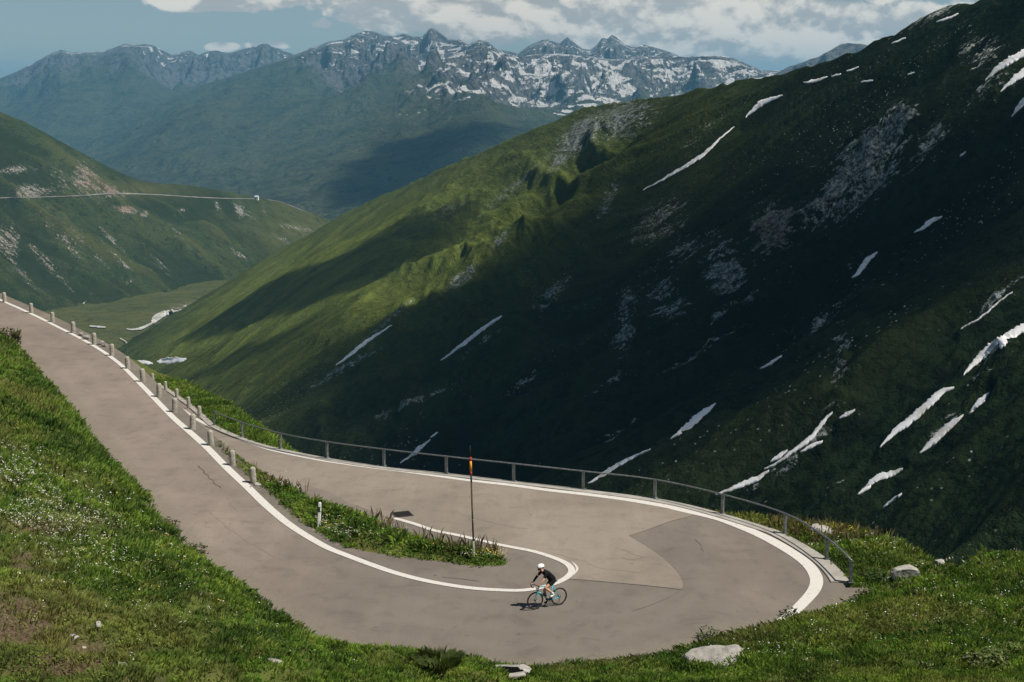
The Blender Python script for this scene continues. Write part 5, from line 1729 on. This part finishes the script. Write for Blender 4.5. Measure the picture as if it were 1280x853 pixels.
def skin_obj(name, verts, edges, mat, parent, levels=2, root=0):
    """grow one continuous surface round a skeleton: verts = [(xyz, radius)]."""
    me = bpy.data.meshes.new(name + '_skeleton')
    me.from_pydata([v[0] for v in verts], edges, [])
    o = bpy.data.objects.new(name + '_skeleton', me); COL.objects.link(o)
    sk = o.modifiers.new('skin', 'SKIN'); sk.use_smooth_shade = True; sk.branch_smoothing = .4
    for i, v in enumerate(me.skin_vertices[0].data):
        r = verts[i][1]; v.radius = r if isinstance(r, tuple) else (r, r); v.use_root = (i == root)
    ss = o.modifiers.new('sub', 'SUBSURF'); ss.levels = levels; ss.render_levels = levels
    bpy.context.view_layer.update()
    dg_ = bpy.context.evaluated_depsgraph_get()
    m2 = bpy.data.meshes.new_from_object(o.evaluated_get(dg_)); m2.name = name
    bpy.data.objects.remove(o, do_unlink=True)
    for p in m2.polygons: p.use_smooth = True
    m2.materials.clear()
    return link(name, m2, mat, parent)


HIPZ = 1.0
pel = (.235, 0, 1.0); sp1 = (.13, 0, 1.13); sp2 = (.01, 0, 1.26); chest = (-.10, 0, 1.345); neckb = (-.185, 0, 1.40); neck = (-.235, 0, 1.455); skull = (-.285, 0, 1.535); crown_ = (-.285, 0, 1.60); chin = (-.345, 0, 1.475)
HIPL, HIPR = (.235, -.085, .985), (.235, .085, .985)
KNL, ANL = (-.155, -.115, .80), (.205, -.115, .515)
KNR, ANR = (-.075, .10, .62), (.055, .11, .215)
TOEL, HEELL = (.06, -.118, .43), (.235, -.115, .455)
SHL, SHR = (-.125, -.175, 1.365), (-.125, .175, 1.365)
ELL, ELR = (-.305, -.235, 1.135), (-.325, .225, 1.14)
WRL, WRR = (-.485, -.212, .955), (-.485, .212, .955)


def lerp3(a, b, t): return tuple(a[i] + (b[i] - a[i]) * t for i in range(3))


verts = [(pel, (.115, .135)), (sp1, (.105, .125)), (sp2, (.105, .14)), (chest, (.10, .145)), (neckb, (.075, .085)), (neck, (.056, .056)), (lerp3(neck, skull, .55), (.07, .064)), (skull, (.088, .078)), (crown_, (.07, .065)), (chin, (.045, .038)), ((-.378, 0, 1.525), (.018, .014))]
edges = [(0, 1), (1, 2), (2, 3), (3, 4), (4, 5), (5, 6), (6, 7), (7, 8), (6, 9), (7, 10)]
def chain(start, pts):
    prev = start
    for p in pts:
        verts.append(p); edges.append((prev, len(verts) - 1)); prev = len(verts) - 1
    return prev
for side, HIP, KN, AN, SH, EL, WR in ((-1, HIPL, KNL, ANL, SHL, ELL, WRL), (1, HIPR, KNR, ANR, SHR, ELR, WRR)):
    a = chain(0, [(HIP, .088), (lerp3(HIP, KN, .45), .078), (lerp3(HIP, KN, .85), .058), (KN, .056), (lerp3(KN, AN, .25), .055), (lerp3(KN, AN, .45), .052), (lerp3(KN, AN, .8), .034), (AN, .034)])
    b = chain(3, [(SH, .062), (lerp3(SH, EL, .3), .050), (lerp3(SH, EL, .8), .042), (EL, .040), (lerp3(EL, WR, .3), .041), (lerp3(EL, WR, .8), .029), (WR, .027)])
    palm = chain(b, [((WR[0] - .045, WR[1], WR[2] - .018), (.022, .034))])
    for k, (dy, ln) in enumerate(((-.028, .85), (-.010, 1.0), (.010, .95), (.028, .75))):
        x0, y0, z0 = WR[0] - .062, WR[1] + dy * side * -1, WR[2] - .022
        chain(palm, [((x0, y0, z0), .009), ((x0 - .030 * ln, y0, z0 - .014), .0085), ((x0 - .040 * ln, y0, z0 - .042 * ln), .008), ((x0 - .022 * ln, y0, z0 - .060 * ln), .0075)])
    chain(palm, [((WR[0] - .040, WR[1] - .036 * side, WR[2] - .024), .010), ((WR[0] - .060, WR[1] - .040 * side, WR[2] - .050), .009), ((WR[0] - .078, WR[1] - .030 * side, WR[2] - .066), .008)])
for s in (-1, 1):
    chain(7, [((-.272, .086 * s, 1.525), (.012, .02))])
skin_obj('body', verts, edges, M_SKIN, person, 2)

# jersey
verts = [((.285, 0, .945), (.10, .12)), (lerp3(pel, sp1, .25), (.136, .158)), (sp1, (.120, .145)), (sp2, (.118, .158)), (chest, (.112, .160)), (neckb, (.082, .092)), (lerp3(neckb, neck, .6), (.064, .064))]; edges = [(0, 1), (1, 2), (2, 3), (3, 4), (4, 5), (5, 6)]
for SH, EL in ((SHL, ELL), (SHR, ELR)):
    chain(4, [(SH, .075), (lerp3(SH, EL, .3), .062), (lerp3(SH, EL, .72), .056)])
skin_obj('jersey', verts, edges, M_JERSEY, person, 2)
# dark tube round the far arm
verts = [(lerp3(SHR, ELR, .7), .055), (ELR, .047), (lerp3(ELR, WRR, .4), .045), (lerp3(ELR, WRR, .9), .033)]; edges = [(0, 1), (1, 2), (2, 3)]
skin_obj('dark_arm_tube', verts, edges, M_JERSEY, person, 2)
# shorts
verts = [(lerp3(pel, sp1, 1.2), (.112, .132)), (pel, (.131, .153))]; edges = [(0, 1)]
for HIP, KN in ((HIPL, KNL), (HIPR, KNR)):
    chain(1, [(HIP, .100), (lerp3(HIP, KN, .4), .089), (lerp3(HIP, KN, .68), .076)])
skin_obj('shorts', verts, edges, M_SHORTS, person, 2, 1)
# shoes and socks
def shoe(an, toe, heel, y, mat):
    verts = [((an[0], an[1], an[2] - .005), .040), ((heel[0] - .03, y, heel[2] + .01), (.034, .040)), (lerp3(heel, toe, .5), (.030, .042)), (lerp3(heel, toe, .82), (.026, .044)), (toe, (.018, .034))]
    return skin_obj('shoe', verts, [(0, 1), (1, 2), (2, 3), (3, 4)], mat, person, 2, 1)
shoe(ANL, TOEL, HEELL, -.115, M_SHOE)
toeR = (-.075, .112, .155); heelR = (.095, .11, .15)
shoe(ANR, toeR, heelR, .11, M_SHOED)
skin_obj('sock', [(ANL, .041), (lerp3(ANL, KNL, .16), .042), (lerp3(ANL, KNL, .26), .045)], [(0, 1), (1, 2)], M_SOCK, person, 2)
skin_obj('sock', [(ANR, .041), (lerp3(ANR, KNR, .16), .042), (lerp3(ANR, KNR, .26), .045)], [(0, 1), (1, 2)], M_SHORTS, person, 2)
# helmet, hair, glasses, mouth
mb = MB(); bm = mb.bm
tilt = Matrix.Rotation(R(-12), 3, 'Y')
bmesh.ops.create_uvsphere(bm, u_segments=28, v_segments=18, radius=1.0)
for v in bm.verts:
    c = v.co.copy()
    c.x *= .152 if c.x > 0 else .140
    c.y *= .102; c.z = c.z * .112 if c.z > 0 else c.z * .028
    v.co = tilt @ c + Vector((-.283, 0, 1.588))
for v in bm.verts:
    r = abs(v.co.y)
    if v.co.z > 1.60: v.co.z -= .008 * (1 if int((v.co.y + .5) / .022) % 2 else 0)
hel = mb.build('helmet', M_HELM, person)
mb = MB()
for y_ in (-.055, -.020, .020, .055): mb.tube([(-.36, y_, 1.655 - abs(y_) * .35), (-.29, y_, 1.692 - abs(y_) * .4), (-.20, y_, 1.668 - abs(y_) * .4)], [.004, .011, .005], 6)
mb.build('vents', M_BLK, hel)
mb = MB()
for s in (-1, 1): mb.tube([(-.285, .088 * s, 1.575), (-.305, .075 * s, 1.50), (-.335, .03 * s, 1.458)], .005, 6)
mb.build('strap', M_BLK, hel)
skin_obj('hair', [((-.225, 0, 1.50), (.05, .066)), ((-.215, 0, 1.555), (.055, .074)), ((-.25, 0, 1.59), (.06, .078))], [(0, 1), (1, 2)], M_HAIR, person, 2)
skin_obj('dark_jaw_band', [((-.335, -.05, 1.50), (.026, .02)), ((-.362, -.022, 1.474), (.022, .02)), ((-.37, 0, 1.468), (.022, .022)), ((-.362, .022, 1.474), (.022, .02)), ((-.335, .05, 1.50), (.026, .02))], [(0, 1), (1, 2), (2, 3), (3, 4)], M_HAIR, person, 2)  # dark band round the jaw
mb = MB(); mb.tube([(-.30, -.082, 1.548), (-.352, -.062, 1.548), (-.375, -.03, 1.546), (-.380, 0, 1.546), (-.375, .03, 1.546), (-.352, .062, 1.548), (-.30, .082, 1.548)], [.006, .018, .020, .012, .020, .018, .006], 8); mb.build('sunglasses', M_GLASS, person)
mb = MB(); mb.tube([(-.374, -.02, 1.497), (-.383, 0, 1.496), (-.374, .02, 1.497)], .006, 6); mb.build('mouth', M_LIP, person)
for WR, s in ((WRL, -1), (WRR, 1)):
    skin_obj('glove', [(lerp3(WR, (WR[0] + .02, WR[1], WR[2] + .02), 1), .032), ((WR[0] - .02, WR[1], WR[2] - .008), (.031, .036)), ((WR[0] - .05, WR[1], WR[2] - .020), (.027, .040))], [(0, 1), (1, 2)], M_GLOVE, person, 2)
HAZE_D = 4.2e-5
EXPOSURE = 0.28
CLOUD_HOLES = []
# ================================================================== LIGHT, SKY, AIR
SUN_EL = R(57)
SUN_DIR = Vector((0.93 * math.cos(SUN_EL), -0.37 * math.cos(SUN_EL), math.sin(SUN_EL))).normalized()   # towards the sun
sd_ = bpy.data.lights.new('sun', 'SUN')
sd_.energy = 5.0; sd_.angle = R(0.53); sd_.color = (1.0, .93, .83)
sun = bpy.data.objects.new('sun', sd_); COL.objects.link(sun)
sun.rotation_euler = SUN_DIR.to_track_quat('Z', 'Y').to_euler()
sun.location = (200, -80, 300)

w = bpy.data.worlds.new('World'); scene.world = w; w.use_nodes = True
nt = w.node_tree; nt.nodes.clear()
T = NT.__new__(NT); T.t = nt; T.m = None
T.out = nt.nodes.new('ShaderNodeOutputWorld')
sky = T.n('ShaderNodeTexSky', sky_type='NISHITA')
sky.sun_disc = False
sky.sun_elevation = SUN_EL
sky.sun_rotation = math.atan2(SUN_DIR.x, SUN_DIR.y)
sky.altitude = 2300; sky.air_density = 1.0; sky.dust_density = 0.6; sky.ozone_density = 1.5
bg = T.n('ShaderNodeBackground'); T.set(bg, 'Strength', 0.062)
tc = T.n('ShaderNodeTexCoord').outputs['Generated']
sep = T.n('ShaderNodeSeparateXYZ'); T.set(sep, 0, tc)
yy = T.math('MAXIMUM', sep.outputs[1], .02)
a_ = T.math('DIVIDE', sep.outputs[0], yy); b_ = T.math('DIVIDE', sep.outputs[2], yy)
cv = T.n('ShaderNodeCombineXYZ'); T.set(cv, 0, a_); T.set(cv, 1, T.math('MULTIPLY', b_, 1.7)); T.set(cv, 2, 0.37)
big = T.noise(cv.outputs[0], 11.0, 8, .58, .25); small = T.noise(cv.outputs[0], 38.0, 6, .6, .2)
tot = None
for (u, v, ru, rv, k) in [(300, 0, 110, 15, 1.05), (560, 5, 170, 34, 1.0), (470, 26, 70, 20, .75), (345, 58, 40, 9, .7), (285, 60, 26, 7, .7), (405, 34, 24, 10, .8), (600, 40, 60, 26, .8), (790, 30, 130, 42, 1.0), (960, 45, 150, 48, 1.05), (1120, 34, 34, 16, .95), (900, 0, 150, 30, .9), (1070, 62, 60, 26, .8), (700, 50, 40, 14, .6)]:
    ca, cb = (u - CX) / F, (HORIZON - v) / F
    da = T.math('DIVIDE', T.math('SUBTRACT', a_, ca), ru / F); db = T.math('DIVIDE', T.math('SUBTRACT', b_, cb), rv / F)
    q = T.math('ADD', T.math('MULTIPLY', da, da), T.math('MULTIPLY', db, db))
    e = T.math('MULTIPLY', T.math('EXPONENT', T.math('MULTIPLY', q, -.8)), k)
    tot = e if tot is None else T.math('MAXIMUM', tot, e)
# far from the view the sky has loose scattered cloud
hi_ = T.math('MULTIPLY', T.ramp(b_, .10, .25), .10)
tot = T.math('MAXIMUM', tot, hi_)
cov = T.math('ADD', tot, T.math('ADD', T.math('MULTIPLY', T.math('SUBTRACT', big, .5), 1.5), T.math('MULTIPLY', T.math('SUBTRACT', small, .5), .5)))
mask = T.ramp(cov, .30, .42)
up_ = T.n('ShaderNodeCombineXYZ'); T.set(up_, 0, a_); T.set(up_, 1, T.math('ADD', T.math('MULTIPLY', b_, 1.7), .014)); T.set(up_, 2, 0.37)
big2 = T.noise(up_.outputs[0], 11.0, 8, .58, .25)
sh = T.ramp(T.math('ADD', T.math('MULTIPLY', T.math('SUBTRACT', big, big2), 2.4), T.math('MULTIPLY', small, .60)), .17, .43)
ccol = T.mix(sh, (6.6, 6.4, 6.1), (13.4, 12.1, 10.4))
skyc = T.mul(sky.outputs[0], (.95, .88, .80))
fin = T.mix(T.math('MULTIPLY', mask, .92), skyc, ccol)
T.set(bg, 'Color', fin)
nt.links.new(bg.outputs[0], T.out.inputs[0])

# ---- the air: one closed even box of haze
hz = NT('haze_air')
pv = hz.n('ShaderNodeVolumePrincipled')
hz.set(pv, 'Color', (.25, .66, .98, 1)); hz.set(pv, 'Density', HAZE_D); hz.set(pv, 'Anisotropy', .15)
pv.inputs['Density Attribute'].default_value = ''
hz.t.links.new(pv.outputs[0], hz.out.inputs['Volume'])
zlo, zhi = -1500.0, 760.0
hb = MB(); hb.box((0, 9500, (zlo + zhi) / 2), (63000, 63000, zhi - zlo))
haze = hb.build('haze', hz.m, None, False); tag(haze, kind='stuff')

# ---- the clouds overhead, out of the picture, that shade the right-hand slope and the far valley
t = NT('cloud_vapour')
df = t.n('ShaderNodeBsdfDiffuse'); t.set(df, 'Color', (.85, .85, .85, 1))
tr = t.n('ShaderNodeBsdfTransparent')
ms = t.n('ShaderNodeMixShader')
al = t.attr('veil')
nn = t.noise(t.geo(), .006, 4, .6)
t.set(ms, 0, t.math('MULTIPLY', al, t.ramp(nn, .25, .5, .75, 1.0))); t.t.links.new(tr.outputs[0], ms.inputs[1]); t.t.links.new(df.outputs[0], ms.inputs[2])
t.t.links.new(ms.outputs[0], t.out.inputs[0])
M_CLOUD = t.m


def shade_cloud(poly3, zc, thick, soft, veil, name, label, step=26.0, holes=()):
    """a cloud over the outline from which the sun's rays reach the given ground points."""
    k = (zc - poly3[:, 2]) / SUN_DIR.z
    poly = poly3[:, :2] + np.array([SUN_DIR.x, SUN_DIR.y]) * k[:, None]
    lo, hi = poly.min(0) - soft * 2, poly.max(0) + soft * 2
    xs = np.arange(lo[0], hi[0], step); ys = np.arange(lo[1], hi[1], step)
    X, Y = np.meshgrid(xs, ys); P = np.stack([X.ravel(), Y.ravel()], -1)
    d, _, _ = seg_dist(P, poly, True); d = np.where(inside(P, poly), d, -d)
    d = d + soft * .55 * fbm(P[:, 0] / (soft * 2.2), P[:, 1] / (soft * 2.2), 4, 17)
    for h3, rad, depth in holes:
        kk = (zc - h3[2]) / SUN_DIR.z
        hx, hy = h3[0] + SUN_DIR.x * kk, h3[1] + SUN_DIR.y * kk
        d = d - depth * np.exp(-(((P[:, 0] - hx) / rad[0]) ** 2 + ((P[:, 1] - hy) / rad[1]) ** 2))
    body = np.sqrt(np.clip(d / (soft * 3), 0, 1))
    lump = .55 + .6 * (fbm(P[:, 0] / 260, P[:, 1] / 260, 4, 5) + .5)
    top = zc + thick * body * np.clip(lump, .25, 2); bot = zc - .22 * thick * body
    al = veil * sstep(0, soft, d)
    keepv = d > -step * 1.5
    n, m = len(ys), len(xs)
    fc = grid_faces(n, m); fc = fc[keepv[fc].all(1)]
    used = np.unique(fc); rm = np.full(len(P), -1); rm[used] = np.arange(len(used)); fc = rm[fc]
    Vt = np.stack([P[used, 0], P[used, 1], top[used] + .5], -1); Vb = np.stack([P[used, 0], P[used, 1], bot[used] - .5], -1)
    V = np.concatenate([Vt, Vb]); FF = np.concatenate([fc, fc[:, ::-1] + len(used)])
    # close the rim
    e = np.concatenate([fc[:, [0, 1]], fc[:, [1, 2]], fc[:, [2, 3]], fc[:, [3, 0]]])
    key = np.sort(e, 1); _, idx, cnt = np.unique(key, axis=0, return_index=True, return_counts=True)
    rim = e[idx[cnt == 1]]
    side = np.stack([rim[:, 1], rim[:, 0], rim[:, 0] + len(used), rim[:, 1] + len(used)], -1)
    FF = np.concatenate([FF, side])
    o = link(name, np_mesh(name, V, FF, True, {'veil': np.concatenate([al[used], al[used]])}), M_CLOUD)
    tag(o, label, 'cloud', kind='stuff')
    return o


def right_pts(uv):
    a = np.array(uv, float)
    return at(a[:, 0], a[:, 1], right_Y(a[:, 0], a[:, 1]))


SH1 = [(800, 112), (770, 150), (735, 195), (700, 240), (655, 276), (612, 304), (565, 335), (512, 372), (465, 392), (400, 404), (330, 418), (262, 432), (205, 452), (170, 475), (190, 540), (380, 650), (600, 750), (800, 840), (1000, 930), (1300, 1060), (1700, 1120), (1700, -80), (1400, -60), (1215, 8), (1120, 50), (980, 95), (850, 120)]
poly3 = right_pts(SH1)
holes = [(at(u, v, right_Y(u, v)), r, dpt) for u, v, r, dpt in CLOUD_HOLES]
shade_cloud(poly3, 1050.0, 190.0, 125.0, .88, 'cloud', 'grey cloud', 26.0, holes)
SH3 = [(612, 236), (560, 255), (500, 282), (440, 318), (360, 354), (262, 402), (225, 424), (262, 428), (360, 400), (450, 362), (525, 328), (585, 292), (618, 262)]  # outline of an unseen cloud added to darken the steep band
shade_cloud(right_pts(SH3), 1050.0, 90.0, 24.0, .66, 'cloud', 'small unseen cloud added for shade', 14.0)
SH2 = [(392, 262), (380, 235), (430, 205), (480, 180), (540, 166), (600, 160), (650, 168), (680, 175), (640, 200), (560, 235), (480, 275), (430, 292)]
a = np.array(SH2, float)
yb = 1.0 / (1 / 10800 + (1 / 4900 - 1 / 10800) * np.clip((a[:, 1] - interp_px(SKY_D, a[:, 0])) / (300 - interp_px(SKY_D, a[:, 0])), 0, 1))
shade_cloud(at(a[:, 0], a[:, 1], yb), 1900.0, 300.0, 260.0, .75, 'cloud', 'far grey cloud', 70.0)

# ------------------------------------------------------------------ picture
vs = scene.view_settings
scene.display_settings.display_device = 'sRGB'
vs.view_transform = 'Standard'; vs.look = 'None'; vs.exposure = EXPOSURE; vs.gamma = 1.0; vs.use_curve_mapping = False
scene.render.engine = 'CYCLES'
cy = scene.cycles
cy.use_denoising = True
try: cy.denoiser = 'OPENIMAGEDENOISE'
except Exception: pass
cy.max_bounces = 6; cy.diffuse_bounces = 3; cy.glossy_bounces = 2; cy.transmission_bounces = 2; cy.volume_bounces = 0; cy.transparent_max_bounces = 12
cy.use_adaptive_sampling = False
